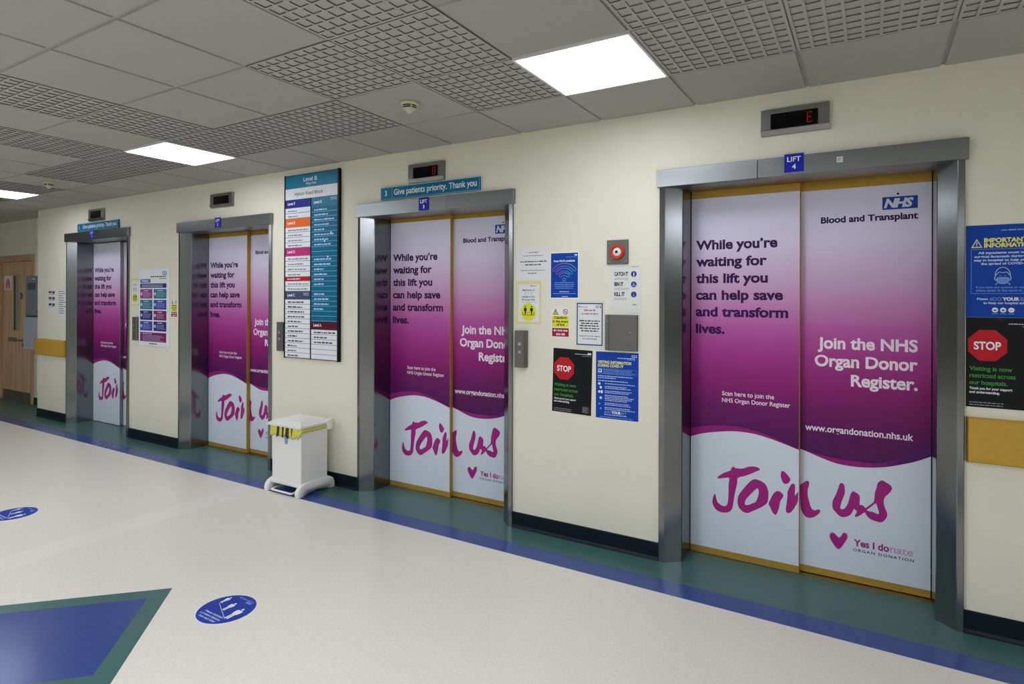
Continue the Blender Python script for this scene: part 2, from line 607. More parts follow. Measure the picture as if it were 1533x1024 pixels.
# ------------------------------------------------------------------ lifts
J=[(0.297,0.499),(0.316,0.516),(0.337,0.532),(0.374,0.552),(0.381,0.569),(0.394,0.579),(0.402,0.572),(0.423,0.572),(0.45,0.576),(0.477,0.59),(0.508,0.597),(0.535,0.594),(0.545,0.585),(0.54,0.577),(0.518,0.565),(0.5,0.553),(0.464,0.533),(0.419,0.513),(0.416,0.484),(0.408,0.444),(0.4,0.404),(0.393,0.354),(0.386,0.317),(0.366,0.292),(0.335,0.283),(0.305,0.285),(0.281,0.301),(0.268,0.327),(0.268,0.354),(0.276,0.383),(0.284,0.391),(0.288,0.375),(0.297,0.345),(0.314,0.33),(0.335,0.324),(0.353,0.332),(0.361,0.363),(0.364,0.417),(0.364,0.466),(0.367,0.503),(0.339,0.5),(0.306,0.491)]
O=[(0.515,0.52),(0.531,0.52),(0.562,0.51),(0.582,0.492),(0.593,0.456),(0.593,0.419),(0.587,0.389),(0.567,0.367),(0.536,0.344),(0.505,0.324),(0.478,0.307),(0.451,0.309),(0.428,0.327),(0.418,0.354),(0.418,0.381),(0.425,0.409),(0.45,0.449),(0.477,0.487),(0.498,0.51)]
OH=[(0.531,0.467),(0.539,0.447),(0.535,0.418),(0.523,0.385),(0.505,0.372),(0.482,0.358),(0.462,0.355),(0.462,0.376),(0.473,0.398),(0.5,0.433)]
I=[(0.641,0.469),(0.658,0.468),(0.675,0.454),(0.674,0.438),(0.66,0.412),(0.652,0.368),(0.639,0.331),(0.63,0.326),(0.615,0.34),(0.604,0.366),(0.595,0.385),(0.605,0.414),(0.621,0.449)]
DOT=[(0.672,0.594),(0.687,0.587),(0.707,0.564),(0.714,0.549),(0.705,0.529),(0.69,0.519),(0.675,0.524),(0.664,0.548),(0.661,0.568),(0.664,0.588)]
NL=[(0.728,0.528),(0.738,0.525),(0.74,0.505),(0.738,0.472),(0.738,0.458),(0.756,0.486),(0.756,0.433),(0.747,0.409),(0.732,0.378),(0.718,0.357),(0.705,0.348),(0.692,0.352),(0.689,0.37),(0.694,0.409),(0.698,0.446),(0.698,0.474),(0.709,0.504),(0.719,0.523)]
NR=[(0.762,0.509),(0.776,0.527),(0.797,0.545),(0.809,0.541),(0.81,0.521),(0.803,0.493),(0.804,0.456),(0.812,0.42),(0.82,0.394),(0.833,0.378),(0.847,0.381),(0.859,0.387),(0.868,0.384),(0.867,0.37),(0.855,0.355),(0.835,0.337),(0.81,0.328),(0.789,0.335),(0.775,0.353),(0.766,0.379),(0.763,0.425)]
US=[(0.977,0.561),(0.989,0.555),(0.994,0.534),(0.993,0.502),(0.983,0.469),(0.974,0.436),(0.972,0.415),(0.983,0.411),(0.995,0.421),(1.005,0.439),(1.015,0.47),(1.022,0.503),(1.034,0.523),(1.047,0.519),(1.062,0.51),(1.069,0.493),(1.068,0.453),(1.08,0.453),(1.09,0.446),(1.097,0.44),(1.114,0.457),(1.135,0.48),(1.139,0.501),(1.141,0.532),(1.148,0.559),(1.154,0.587),(1.165,0.602),(1.176,0.608),(1.193,0.6),(1.213,0.588),(1.222,0.574),(1.218,0.556),(1.207,0.539),(1.191,0.519),(1.184,0.5),(1.185,0.474),(1.191,0.453),(1.2,0.429),(1.198,0.407),(1.182,0.38),(1.167,0.372),(1.137,0.375),(1.115,0.384),(1.099,0.401),(1.092,0.413),(1.077,0.399),(1.061,0.385),(1.05,0.379),(1.044,0.384),(1.05,0.4),(1.055,0.411),(1.04,0.423),(1.034,0.411),(1.025,0.391),(1.011,0.377),(0.988,0.366),(0.968,0.369),(0.948,0.388),(0.934,0.406),(0.931,0.437),(0.938,0.465),(0.952,0.499),(0.963,0.538),(0.969,0.556)]
USH=[(1.145,0.473),(1.152,0.459),(1.161,0.426),(1.156,0.416),(1.133,0.423),(1.103,0.427),(1.12,0.447)]
HEART=[(0.964,0.178),(0.934,0.208),(0.919,0.241),(0.926,0.261),(0.942,0.264),(0.967,0.244),(0.985,0.273),(1.001,0.274),(1.007,0.255),(0.993,0.221)]
WV=[(.11,.724),(.165,.749),(.227,.768),(.303,.784),(.377,.796),(.45,.799),(.521,.794),(.591,.78),(.659,.762),(.757,.731),(.814,.712),(.853,.698),(.892,.685),(.931,.674),(.969,.667),(1.044,.664),(1.117,.67),(1.188,.683),(1.258,.706),(1.327,.733),(1.404,.774)]
BD=[(.11,.776),(.149,.793),(.227,.812),(.302,.824),(.377,.829),(.449,.826),(.521,.813),(.591,.796),(.659,.77),(.757,.735)]

def catmull(pts, n=4, closed=True):
    out = []
    N = len(pts)
    for i in range(N if closed else N - 1):
        p0 = pts[(i - 1) % N] if closed else pts[max(i - 1, 0)]
        p1, p2 = pts[i], pts[(i + 1) % N]
        p3 = pts[(i + 2) % N] if closed else pts[min(i + 2, N - 1)]
        for k in range(n):
            t = k / n
            out.append(tuple(.5 * (2 * b + (c - a) * t + (2 * a - 5 * b + 4 * c - d) * t * t + (3 * b - a - 3 * c + d) * t ** 3) for a, b, c, d in zip(p0, p1, p2, p3)))
    if not closed:
        out.append(pts[-1])
    return out
WVS = catmull(WV, 4, False)
BDS = catmull(BD, 4, False)
def wave(x, tab=WVS):
    if x <= tab[0][0]:
        return tab[0][1] - .45 * (tab[0][0] - x)
    for (a, b), (c, d) in zip(tab, tab[1:]):
        if x <= c:
            return b + (d - b) * (x - a) / (c - a)
    return tab[-1][1]

JAMB = [(0, -.0005), (0, -.013), (.003, -.016), (.033, -.021), (.037, -.019), (.124, .048), (.128, .054), (.128, .33), (.045, .33), (.045, -.0005)]

def lift(x0, dz, num, words, edge_split, brass=True, seam=.757):
    t = thing('lift_entrance', words, 'lift', (x0, D, 0), 'lift entrances with printed doors')
    jm = bmesh.new()
    prism(jm, JAMB, 0, 2.299 + dz)
    obj('jamb', jm, STEEL, t)
    jm = bmesh.new()
    prism(jm, [(FW - .108 - .128 + .128 + (.128 - x) * .845, y) for x, y in JAMB][::-1], 0, 2.299 + dz)
    obj('jamb', jm, STEEL, t)
    bm = bmesh.new()
    box(bm, -.013, seam - .001, -.032, -.0005, 2.299 + dz, 2.404 + dz, .0015, 1)
    box(bm, seam + .001, 1.523, -.032, -.0005, 2.299 + dz, 2.404 + dz, .0015, 1)
    box(bm, .05, FW - .05, 0, .238, 2.299 + dz, 2.34)
    obj('header', bm, STEELH, t)
    e = edge_split
    body = BRASS if brass else STEEL2
    lw, rw = bmesh.new(), bmesh.new()
    box(lw, .131, e, .245, .283, .004, 2.33, .0012, 1)
    box(rw, .66, 1.399, .287, .322, .006, 2.33, .0012, 1)
    left = obj('door_leaf', lw, body, t)
    right = obj('door_leaf', rw, body, t)
    obj('sill', B(.128, FW - .11, .24, .335, 0, .0025), STEEL2, t)
    zb, zt = (.047, 2.256) if brass else (.008, 2.30)
    # --- left film
    a = Art(left, .245)
    xl, xr = .1315, e - (.003 if brass else .002)
    xs = [xl + (xr - xl) * i / 24 for i in range(25)]
    a.rect('printed_film', FILM, xl, xr, .5, zt, 0)
    for p, q in zip(xs, xs[1:]):
        a._add('printed_film', FMAG, [(p, wave(p) - .004), (q, wave(q) - .004), (q, max(wave(q), wave(q, BDS))), (p, max(wave(p), wave(p, BDS)))], [(0, 1, 2, 3)], 1)
        a._add('printed_film', FWHITE, [(p, zb), (q, zb), (q, wave(q)), (p, wave(p))], [(0, 1, 2, 3)], 2)
    for s, w, z in (("While you\u2019re", .479, 1.928), ('waiting for', .421, 1.8225), ('this lift you', .426, 1.7165), ('can help save', .510, 1.611), ('and transform', .539, 1.5055), ('lives.', .178, 1.398)):
        a.text('lettering', FPLUM, s, .160, z, .061, w, 'l', .036, 4, 3)
    a.text('scan_caption', FPINKT, 'Scan here to join the', .323, 1.0155, .026, .300, 'l', .012, 3, 3)
    a.text('scan_caption', FPINKT, 'NHS Organ Donor Register', .323, .9735, .026, .388, 'l', .012, 3, 3)
    for pts, hole in ((J, None), (O, OH), (I, None), (DOT, None), (NL, None)):
        pts = [(min(x, xr), z) for x, z in pts]
        a.poly('brush_lettering', FHAND, catmull(pts, 3) if pts[0] != (.728, .528) else pts, 4, catmull(hole, 3) if hole else None)
    a.build()
    # --- right film
    a = Art(right, .287)
    xl, xr = .70, 1.3985
    xs = [xl + (xr - xl) * i / 28 for i in range(29)]
    a.rect('printed_film', FILM, xl, xr, .5, zt, 0)
    hi = [(.80, .72), (.853, .71), (.92, .70), (.969, .695), (1.06, .694), (1.153, .697), (1.21, .715), (1.272, .755), (1.33, .80), (1.404, .839)]
    for p, q in zip(xs, xs[1:]):
        a._add('printed_film', BANDM[min(4, max(0, int((p - 1.0) / .06)))], [(p, wave(p)), (q, wave(q)), (q, max(wave(q), wave(q, hi))), (p, max(wave(p), wave(p, hi)))], [(0, 1, 2, 3)], 1)
        a._add('printed_film', FWHITE, [(p, zb), (q, zb), (q, wave(q)), (p, wave(p))], [(0, 1, 2, 3)], 2)
    nhs(a, 'logo', 1.336, 2.118, .164, .070, NHSB, FWHITE, 3)
    a.text('logo', FNAVY, 'Blood and Transplant', .867, 2.0595, .037, .471, 'l', .036, 4, 3)
    for s, w, z in (('Join the NHS', .486, 1.330), ('Organ Donor', .501, 1.226), ('Register.', .316, 1.120)):
        a.text('lettering', FPINKT, s, 1.3385, z, .067, w, 'r', .030, 4, 3)
    a.text('web_address', FPINKT, 'www.organdonation.nhs.uk', .788, .8445, .037, .532, 'l', .018, 3, 3)
    a.poly('brush_lettering', FHAND, catmull(NR, 3), 4)
    a.poly('brush_lettering', FHAND, catmull(US, 3), 4, catmull(USH, 3))
    cx, cz = .964, .226
    a.poly('heart', FMAUVE, catmull([(cx + (x - cx) * 1.09, cz + (z - cz) * 1.09) for x, z in HEART], 3), 3)
    a.poly('heart', FHAND, catmull(HEART, 3), 4)
    a.text('donor_logo', FHAND, 'Yes I do', 1.038, .213, .039, .172, 'l', .035, 3, 3)
    a.text('donor_logo', FMAUVE, 'nate', 1.214, .213, .039, .107, 'l', .02, 3, 3)
    a.text('donor_logo', FPLUM, 'ORGAN DONATION', 1.036, .183, .016, .288, 'l', .02, 2, 3, 1.3)
    a.disc('key_hole', BLACK, 1.245, 2.203, .006, 3)
    a.build()

lift(*LIFTS[3], 'largest stainless steel lift entrance at right with purple printed doors, under LIFT 4 plate', .762, True, .567)
lift(*LIFTS[2], 'stainless steel lift entrance with purple printed doors under the LIFT 3 plate, beside the bin', .772, True, .93)
lift(*LIFTS[1], 'stainless steel lift entrance with brass-edged printed doors under the LIFT 2 plate', .79, True, .545)
lift(*LIFTS[0], 'farthest stainless steel lift entrance with grey-edged printed doors under the LIFT 1 plate', .795, False)

# plates on the headers
for x0, dz, n, c, z0 in ((LIFTS[3][0], 0, 4, .7545, 2.317), (LIFTS[2][0], 0, 3, .7205, 2.292), (LIFTS[1][0], 0, 2, .716, 2.311), (LIFTS[0][0], 0, 1, .706, 2.322)):
    a, w, h, r = sheet('lift_number_sign', 'small blue LIFT %d plate on the steel header' % n, 'sign', x0 + c - .049, x0 + c + .049, z0, z0 + .1, LIFTB, .003, D - .0321, group='blue lift number plates', part='plate')
    a.text('lettering', SIGNW, 'LIFT', w / 2, .057, .027, .068, 'c', .02)
    a.text('lettering', SIGNW, str(n), w / 2, .016, .027, None, 'c', .03)
    a.build()
a, w, h, r = sheet('header_sign_sticker', 'tiny pale square sticker on the lift 4 header', 'sticker', -.150, -.121, 2.345, 2.375, PAPER, .001, D - .0321)
a.bars('small_print', GREY, .004, .025, .018, .004, .008, 2, 1)
a.build()

# floor indicators above the lifts
def indicator(x0, x1, z0, z1, n, digit):
    what = {4: 'grey floor indicator showing a red E above lift 4', 3: 'grey floor indicator showing a red 0 above lift 3', 2: 'grey blank floor indicator above lift 2', 1: 'small grey blank floor indicator above lift 1'}[n]
    t = thing('floor_indicator', what, 'display', ((x0 + x1) / 2, D, z0), 'floor indicators above the lifts')
    w, h = x1 - x0, z1 - z0
    bm = bmesh.new()
    t1 = .024
    sx0, sx1, sz0, sz1 = -w / 2 + .05, w / 2 - .055, .034, h - .026
    box(bm, -w / 2, w / 2, -.012, 0, 0, h)
    # raised bezel with a sloping lower lip
    box(bm, -w / 2, w / 2, -t1, -.012, sz1, h, .002, 1)
    box(bm, -w / 2, sx0, -t1, -.012, .026, sz1)
    box(bm, sx1, w / 2, -t1, -.012, .026, sz1)
    prism(bm, [(-.012, 0), (-.018, 0), (-.036, .026), (-.020, .034), (-.012, .034)], -w / 2, w / 2, 'x')
    obj('casing', bm, STEEL2, t)
    obj('screen', B(sx0, sx1, -.020, -.0121, .0341, sz1), BLACKG, t)
    if digit:
        a = Art(t, -.020)
        dx, z, hh, ww, s = sx1 - .055, .034 + (sz1 - .034) * .15, (sz1 - .034) * .68, .026, .005
        segs = {'E': 'adefg', '0': 'abcdef'}[digit]
        R = dict(a=(dx, dx + ww, z + hh - s, z + hh), d=(dx, dx + ww, z, z + s), g=(dx, dx + ww * .85, z + hh / 2 - s / 2, z + hh / 2 + s / 2),
                 f=(dx, dx + s, z + hh / 2, z + hh), e=(dx, dx + s, z, z + hh / 2), b=(dx + ww - s, dx + ww, z + hh / 2, z + hh), c=(dx + ww - s, dx + ww, z, z + hh / 2))
        for k in segs:
            a.rect('digit', LED, *R[k], 0)
        a.build()
indicator(-.527, -.184, 2.536, 2.681, 4, 'E')
indicator(-3.117, -2.768, 2.519, 2.662, 3, '0')
indicator(-5.722, -5.362, 2.514, 2.652, 2, None)
indicator(-8.215, -7.858, 2.537, 2.680, 1, None)

# "Give patients priority" signs
for n, x0, x1, z0, lab in ((3, -3.407, -2.441, 2.409, 'long teal sign reading Give patients priority above lift 3'), (1, -8.496, -7.520, 2.424, 'long teal sign reading Give patients priority above lift 1, far left')):
    a, w, h, r = sheet('priority_sign', lab, 'sign', x0, x1, z0, z0 + .097, TEAL2, .02, D - .002, group='teal priority signs', part='board')
    obj('bracket', B(.1, w - .1, 0, .002, .02, h - .02), STEEL2, r)
    a.frame('border', TEALL, 0, w, 0, h, .004, 0)
    a.rect('border', TEALL, .120, .1235, 0, h, 0)
    a.text('lettering', SIGNW, str(n), .045, .031, .04, None, 'l', .015)
    a.text('lettering', SIGNW, 'Give patients priority. Thank you', .142, .031, .045, .80, 'l', .012)
    a.build()

# ------------------------------------------------------------------ call panels
def call_panel(x0, x1, z0, z1, label, th=.05):
    t = thing('call_button_panel', label, 'button panel', (x0, D, z0), 'lift call button panels')
    w, h = x1 - x0, z1 - z0
    bm = bmesh.new()
    prism(bm, [(0, 0), (0, -th + .006), (.006, -th), (w - .008, -th), (w, -th + .012), (w, 0)], 0, h)
    obj('mounting_box', bm, DARKST, t)
    for z in (h * .64, h * .42):
        b = obj('button', lathe(bmesh.new(), [(.0145, -th), (.0145, -th - .003), (.0125, -th - .004)], w * .52, z, 24, 'y'), STEEL2, t)
        a = Art(b, -th - .004)
        up = z > h * .5
        s = 1 if up else -1
        a.poly('arrow', SIGNW, [(w * .52 - .006, z - .004 * s), (w * .52 + .006, z - .004 * s), (w * .52, z + .007 * s)], 0)
        a.build()
call_panel(-2.126, -2.042, 1.135, 1.392, 'steel lift call panel with two round buttons right of lift 3')
call_panel(-4.680, -4.598, 1.125, 1.389, 'steel lift call panel between lift 2 and the directory board', .036)
call_panel(-7.190, -7.100, 1.123, 1.387, 'steel lift call panel between lift 1 and the welcome board', .03)

# ------------------------------------------------------------------ notices between lifts 3 and 4
def words(*ls):
    return ls
a, w, h, r = sheet('paper_notice', 'plain white paper notice above the yellow-edged notice right of lift 3', 'notice', -2.140, -1.880, 1.743, 1.972, PAPER, .001, D - .0003)
a.bars('small_print', GREY, .10, .18, .190, .007, .02, 1, 2, 'c', (.9, 1))
a.bars('small_print', GREY, .05, .22, .168, .006, .02, 1, 3, 'c', (.9, 1))
a.bars('small_print', DGREY, .03, .245, .126, .008, .02, 1, 4, 'c', (.97, 1))
a.bars('small_print', DGREY, .07, .20, .104, .008, .02, 1, 5, 'c', (.9, 1))
a.bars('small_print', GREY, .04, .23, .066, .006, .02, 1, 6, 'c', (.95, 1))
a.bars('small_print', DGREY, .095, .165, .045, .007, .02, 1, 7, 'c', (.95, 1))
a.build()

def capacity_notice(x0, x1, z0, z1, label):
    a, w, h, r = sheet('capacity_notice', label, 'notice', x0, x1, z0, z1, CREAMP, .0012, D)
    a.rect('paper', PAPER, w * .09, w * .93, h * .06, h * .925, 0)
    a.rect('small_print', GREY, w * .58, w * .62, h * .87, h * .9, 1)
    a.bars('small_print', GREY, w * .63, w * .86, h * .875, .006, .01, 1, 8)
    cx = w * .5
    a.text('lettering', DGREY, 'Maximum of', cx, h * .765, .013, w * .46, 'c', .02)
    a.text('lettering', DGREY, '1', cx, h * .69, .014, None, 'c', .02)
    a.line('lettering', DGREY, [(cx - .018, h * .735), (cx - .024, h * .735), (cx - .024, h * .68), (cx - .018, h * .68)], .002, 1)
    a.line('lettering', DGREY, [(cx + .018, h * .735), (cx + .024, h * .735), (cx + .024, h * .68), (cx + .018, h * .68)], .002, 1)
    a.text('lettering', DGREY, 'people in this', cx, h * .615, .013, w * .5, 'c', .02)
    a.text('lettering', DGREY, 'lift at any time', cx, h * .545, .013, w * .52, 'c', .02)
    a.rect('small_print', GREY, w * .2, w * .8, h * .505, h * .51, 1)
    zc = h * .285
    a.disc('distance_symbol', YEL, cx, zc, w * .31, 1, 36)
    for s in (-1, 1):
        px = cx + s * w * .125
        a.disc('distance_symbol', BLACK, px, zc + .036, .0055, 2, 16)
        a.poly('distance_symbol', BLACK, [(px - .011, zc + .027), (px + .011, zc + .027), (px + .011, zc + .006), (px + .005, zc + .004), (px + .005, zc - .018), (px - .005, zc - .018), (px - .005, zc + .004), (px - .011, zc + .006)], 2)
    a.line('distance_symbol', BLACK, [(cx - .045, zc + .0), (cx - .045, zc - .022), (cx + .045, zc - .022), (cx + .045, zc)], .004, 2)
    a.line('distance_symbol', BLACK, [(cx - .012, zc - .004), (cx + .012, zc - .004)], .003, 2)
    a.build()
capacity_notice(-2.140, -1.939, 1.4355, 1.739, 'yellow-edged capacity notice with yellow circle, above the call panel right of lift 3')
capacity_notice(-7.262, -7.100, 1.514, 1.824, 'yellow-edged capacity notice with yellow circle, left of the welcome board')

a, w, h, r = sheet('wifi_poster', 'blue poster headed Free Wi-Fi available with rainbow signal symbol', 'poster', -1.870, -1.657, 1.616, 1.9315, WHITE)
a.rect('background', PBLUE, .006, w - .006, .006, h - .008, 0)
a.rect('small_print', PALE, w - .032, w - .010, h - .028, h - .018, 1)
a.bars('small_print', LBLUE, w * .5, w * .93, h - .038, .004, .01, 1, 11, 'r')
a.text('lettering', SIGNW, 'Free Wi-Fi available', w / 2, h * .785, .0135, w * .74, 'c', .03)
GR = [mat('print_violet_line', (150, 100, 190), .5), mat('print_lilac_line', (120, 130, 200), .5), mat('print_aqua_line', (90, 180, 190), .5)]
cz = h * .40
for rr, half in ((.110, .84), (.077, .8), (.046, .78)):
    for i in range(3):
        a0 = math.pi / 2 + half - i * 2 * half / 3
        a.arc('signal_symbol', GR[i], w / 2, cz, rr, rr + .0045, a0, a0 - 2 * half / 3, 1, 8)
        a.arc('signal_symbol', GR[i], w / 2, cz, rr - .018, rr - .0145, a0, a0 - 2 * half / 3, 1, 8)
    for s in (-1, 1):
        t = math.pi / 2 + s * half
        m_ = GR[0] if s > 0 else GR[2]
        a.arc('signal_symbol', m_, w / 2 + (rr - .0068) * math.cos(t), cz + (rr - .0068) * math.sin(t), .0088, .0115, t + (0 if s > 0 else math.pi), t + (math.pi if s > 0 else 2 * math.pi), 1, 8)
a.arc('signal_symbol', GR[2], w / 2, cz + .002, .0085, .012, 0, 2 * math.pi, 1, 20)
a.bars('small_print', LBLUE, .03, w - .03, h * .335, .0055, .0125, 4, 12, 'c', (.85, 1))
a.bars('small_print', PALE, .07, w - .07, h * .14, .006, .01, 1, 13, 'c', (.95, 1))
a.bars('small_print', LBLUE, .018, w - .018, h * .1, .0055, .01, 1, 14, 'c', (.95, 1))
a.bars('small_print', PALE, .09, w - .08, h * .035, .0055, .01, 1, 15, 'c', (.9, 1))
a.build()

def caution(x0, x1, z0, z1, label, big):
    a, w, h, r = sheet('caution_sign', label, 'sign', x0, x1, z0, z1, SIGNW, .002, group='fire caution signs', part='plate')
    m = .006
    a.rect('yellow_panel', YEL, m, w - m, h * .345, h * .735, 0)
    a.rect('red_panel', DRED, m, w - m, h * .03, h * .315, 0)
    tx, tz = w * .235, h * .77
    a.poly('warning_triangle', BLACK, [(tx - .021, tz), (tx + .021, tz), (tx, tz + .041)], 0)
    a.poly('warning_triangle', YEL, [(tx - .0145, tz + .004), (tx + .0145, tz + .004), (tx, tz + .032)], 1)
    a.rect('warning_triangle', BLACK, tx - .002, tx + .002, tz + .012, tz + .024, 2)
    a.disc('warning_triangle', BLACK, tx, tz + .008, .002, 2, 10)
    px, pz = w * .77, h * .87
    a.arc('prohibition_ring', RED, px, pz, .0145, .019, 0, 2 * math.pi, 1, 28)
    a.line('prohibition_ring', RED, [(px - .011, pz + .011), (px + .011, pz - .011)], .004, 2)
    a.line('prohibition_ring', BLACK, [(px - .006, pz - .009), (px - .006, pz + .004)], .003, 1)
    a.line('prohibition_ring', BLACK, [(px + .006, pz - .009), (px + .006, pz + .008)], .003, 1)
    b = .035
    a.text('lettering', BLACK, 'Caution', w / 2, h * .63, h * .085, w * .68, 'c', b)
    a.text('lettering', BLACK, 'In the event', w / 2, h * .505, h * .07, w * .86, 'c', b)
    a.text('lettering', BLACK, 'of fire', w / 2, h * .39, h * .08, w * .42, 'c', b)
    a.text('lettering', SIGNW, 'do not use', w / 2, h * .205, h * .07, w * .78, 'c', b)
    a.text('lettering', SIGNW, 'this lift', w / 2, h * .075, h * .075, w * .5, 'c', b)
    a.build()
caution(-1.859, -1.722, 1.353, 1.553, 'yellow and red fire caution sign beneath the blue wireless internet poster', True)
caution(-6.453, -6.335, 1.399, 1.586, 'small yellow and red fire caution sign left of the lift 2 frame', False)

a, w, h, r = sheet('bordered_notice', 'white notice with navy border in a clear wallet beside the caution sign', 'notice', -1.683, -1.474, 1.283, 1.606, WALLET, .0015, D, .004)
x0, x1, z0, z1 = .012, w - .012, .026, h - .018
a.rect('paper', PAPER, x0, x1, z0, z1, 0)
a.frame('border', mat('print_ink_blue', (44, 58, 110), .5), x0, x1, z0, z1, .0075, 1)
a.rect('small_print', LBLUE, x0 + .013, x0 + .023, z1 - .03, z1 - .018, 1)
a.bars('small_print', GREY, x0 + .025, x0 + .08, z1 - .03, .005, .01, 1, 20)
nhs(a, 'logo', x1 - .012, z1 - .032, .036, .015, NHSB, SIGNW)
a.bars('heading', mat('print_rose', (190, 90, 100), .5), w * .3, w * .7, z1 - .052, .009, .012, 1, 21, 'c', (.95, 1))
a.bars('heading', GREY, w * .22, w * .78, z1 - .075, .009, .012, 1, 22, 'c', (.95, 1))
a.bars('small_print', DGREY, w * .14, w * .86, z1 - .122, .009, .0165, 5, 23, 'c', (.8, 1))
a.text('lettering', DGREY, 'Thank you for your support', w / 2, z1 - .222, .009, w * .72, 'c', .02, 2)
a.text('lettering', DGREY, 'and understanding', w / 2, z1 - .240, .009, w * .5, 'c', .02, 2)
a.build()

# fire sounder
t = thing('fire_alarm_sounder', 'red round fire alarm sounder on a square grey plate', 'alarm', (-1.3835, D, 1.916))
obj('plate', B(-.0725, .0725, -.012, 0, -.078, .078, .004), DARKST, t)
bm = bmesh.new()
lathe(bm, [(.050, -.012), (.050, -.020), (.046, -.028), (.036, -.030), (.031, -.024), (.031, -.014)], 0, 0, 36, 'y')
obj('ring', bm, SOUND, t, True)
obj('centre', lathe(bmesh.new(), [(.031, -.012), (.027, -.022), (.02, -.026), (.008, -.0275)], 0, 0, 28, 'y'), SIGNW, t, True)
obj('eye', lathe(bmesh.new(), [(.009, -.026), (.009, -.031), (.006, -.033)], 0, 0, 20, 'y'), BLACK, t, True)
for sx in (-1, 1):
    for sz in (-1, 1):
        obj('screw', lathe(bmesh.new(), [(.0045, -.012), (.0045, -.014), (.003, -.015)], sx * .055, sz * .06, 12, 'y'), STEEL2, t)

a, w, h, r = sheet('hygiene_poster', 'pale poster reading CATCH IT BIN IT KILL IT under the fire sounder', 'poster', -1.436, -1.225, 1.526, 1.832, mat('pale_poster_paper', (222, 221, 216), .45), .001)
for s, z, ww in (('CATCH IT', .772, .44), ('BIN IT', .56, .29), ('KILL IT', .35, .33)):
    a.text('lettering', BLACK, s, w * .14, h * z, .026, w * ww, 'l', .045)
    a.bars('small_print', GREY, w * .14, w * .6, h * (z - .05), .004, .009, 2, int(z * 100))
    a.disc('round_symbol#' + s, mat('print_indigo', (44, 44, 140), .5), w * .755, h * (z + .035), .0185, 1, 30)
ic = SIGNW
a.rect('round_symbol#CATCH IT', ic, w * .755 - .003, w * .755 + .003, h * .807 - .013, h * .807 + .010, 2)
a.poly('round_symbol#BIN IT', LBLUE, [(w * .755 - .012, h * .595 - .011), (w * .755 + .012, h * .595 - .011), (w * .755 + .009, h * .595 + .0), (w * .755 - .009, h * .595)], 2)
a.rect('round_symbol#BIN IT', LBLUE, w * .755 - .005, w * .755 + .005, h * .595 + .002, h * .595 + .010, 2)
a.line('round_symbol#KILL IT', LBLUE, [(w * .755, h * .385 + .012), (w * .755, h * .385), (w * .755 - .007, h * .385 - .010), (w * .755 + .007, h * .385 - .010), (w * .755, h * .385)], .0025, 2)
a.bars('small_print', GREY, w * .6, w * .9, h * .955, .005, .01, 1, 31, 'r')
a.text('logo', DGREY, 'NHS', w * .73, h * .16, .009, None, 'l', .03)
a.build()

# grey flush cabinet
t = thing('wall_cabinet', 'small square grey metal cabinet on the wall above the blue visiting poster', 'cabinet', (-1.462, D, 1.285))
obj('body', B(0, .215, -.02, 0, 0, .228), DARKST, t)
obj('hinge_strip', B(.001, .027, -.0245, -.02, .001, .227, .001, 1), DARKST, t)
dr = obj('door', B(.0295, .214, -.0245, -.02, .001, .227, .001, 1), DARKST, t)
obj('lock', lathe(bmesh.new(), [(.0045, -.0245), (.0045, -.027), (.003, -.0275)], .168, .118, 16, 'y'), STEEL2, dr)
for z in (.03, .19):
    obj('rivet', lathe(bmesh.new(), [(.004, -.0245), (.004, -.0265), (.002, -.027)], .016, z, 12, 'y'), STEEL2, t)

def octagon(a, part, m, x, z, r, layer):
    a.disc(part, m, x, z, r / math.cos(math.pi / 8), layer, 8, None, math.pi / 8)

def stop_poster(x0, x1, z0, z1, label, rot, clip):
    a, w, h, r = sheet('stop_poster', label, 'poster', x0, x1, z0, z1, BLACK, .0012, D, rot, 'black STOP posters')
    W_ = .290
    ox, oz = W_ * .285, h * .69
    octagon(a, 'stop_symbol', RED, ox, oz, .0745, 0)
    a.text('stop_symbol', SIGNW, 'STOP', ox, oz - .021, .039, .104, 'c', .03, 4, 1)
    for s, z, ww in (('Visiting is now', .408, .56), ('restricted across', .330, .60), ('our hospitals.', .252, .50)):
        a.text('lettering', PGREEN, s, .014, h * z, .020, W_ * ww, 'l', .025)
    a.text('caption', SIGNW, 'Thank you for your support', .014, h * .198, .0115, W_ * .56, 'l', .025, 2)
    a.text('caption', SIGNW, 'and understanding.', .014, h * .155, .0115, W_ * .40, 'l', .025, 2)
    a.bars('small_print', GREY, .014, W_ * .56, h * .05, .005, .012, 2, 41, 'l', (.85, 1))
    xr = min(W_ - .012, w - .004)
    a.bars('small_print', PALE, W_ * .55, xr, h * .928, .0045, .01, 1, 42, 'r', (.95, 1))
    a.bars('small_print', GREY, W_ * .72, xr, h * .902, .004, .01, 1, 43, 'r', (.95, 1))
    a.rect('logo', SIGNW, W_ - .037, W_ - .012, h * .938, h * .958, 1)
    a.rect('side_panel', mat('print_charcoal', (66, 66, 70), .5), W_ * .77, W_ * .94, h * .03, h * .135, 0)
    a.bars('side_panel', GREY, W_ * .78, W_ * .93, h * .105, .004, .009, 4, 44)
    a.rect('tape', mat('clear_tape', (44, 44, 48), .2), W_ * .4, W_ * .5, h * .965, h, 1)
    a.build()
stop_poster(-1.853, -1.566, .8505, 1.2805, 'black STOP poster below the caution sign, left of the blue visiting poster', .024, False)
stop_poster(.4055, .6955, 1.099, 1.5335, 'black STOP poster right of lift 4, under the blue important information poster', 0, True)

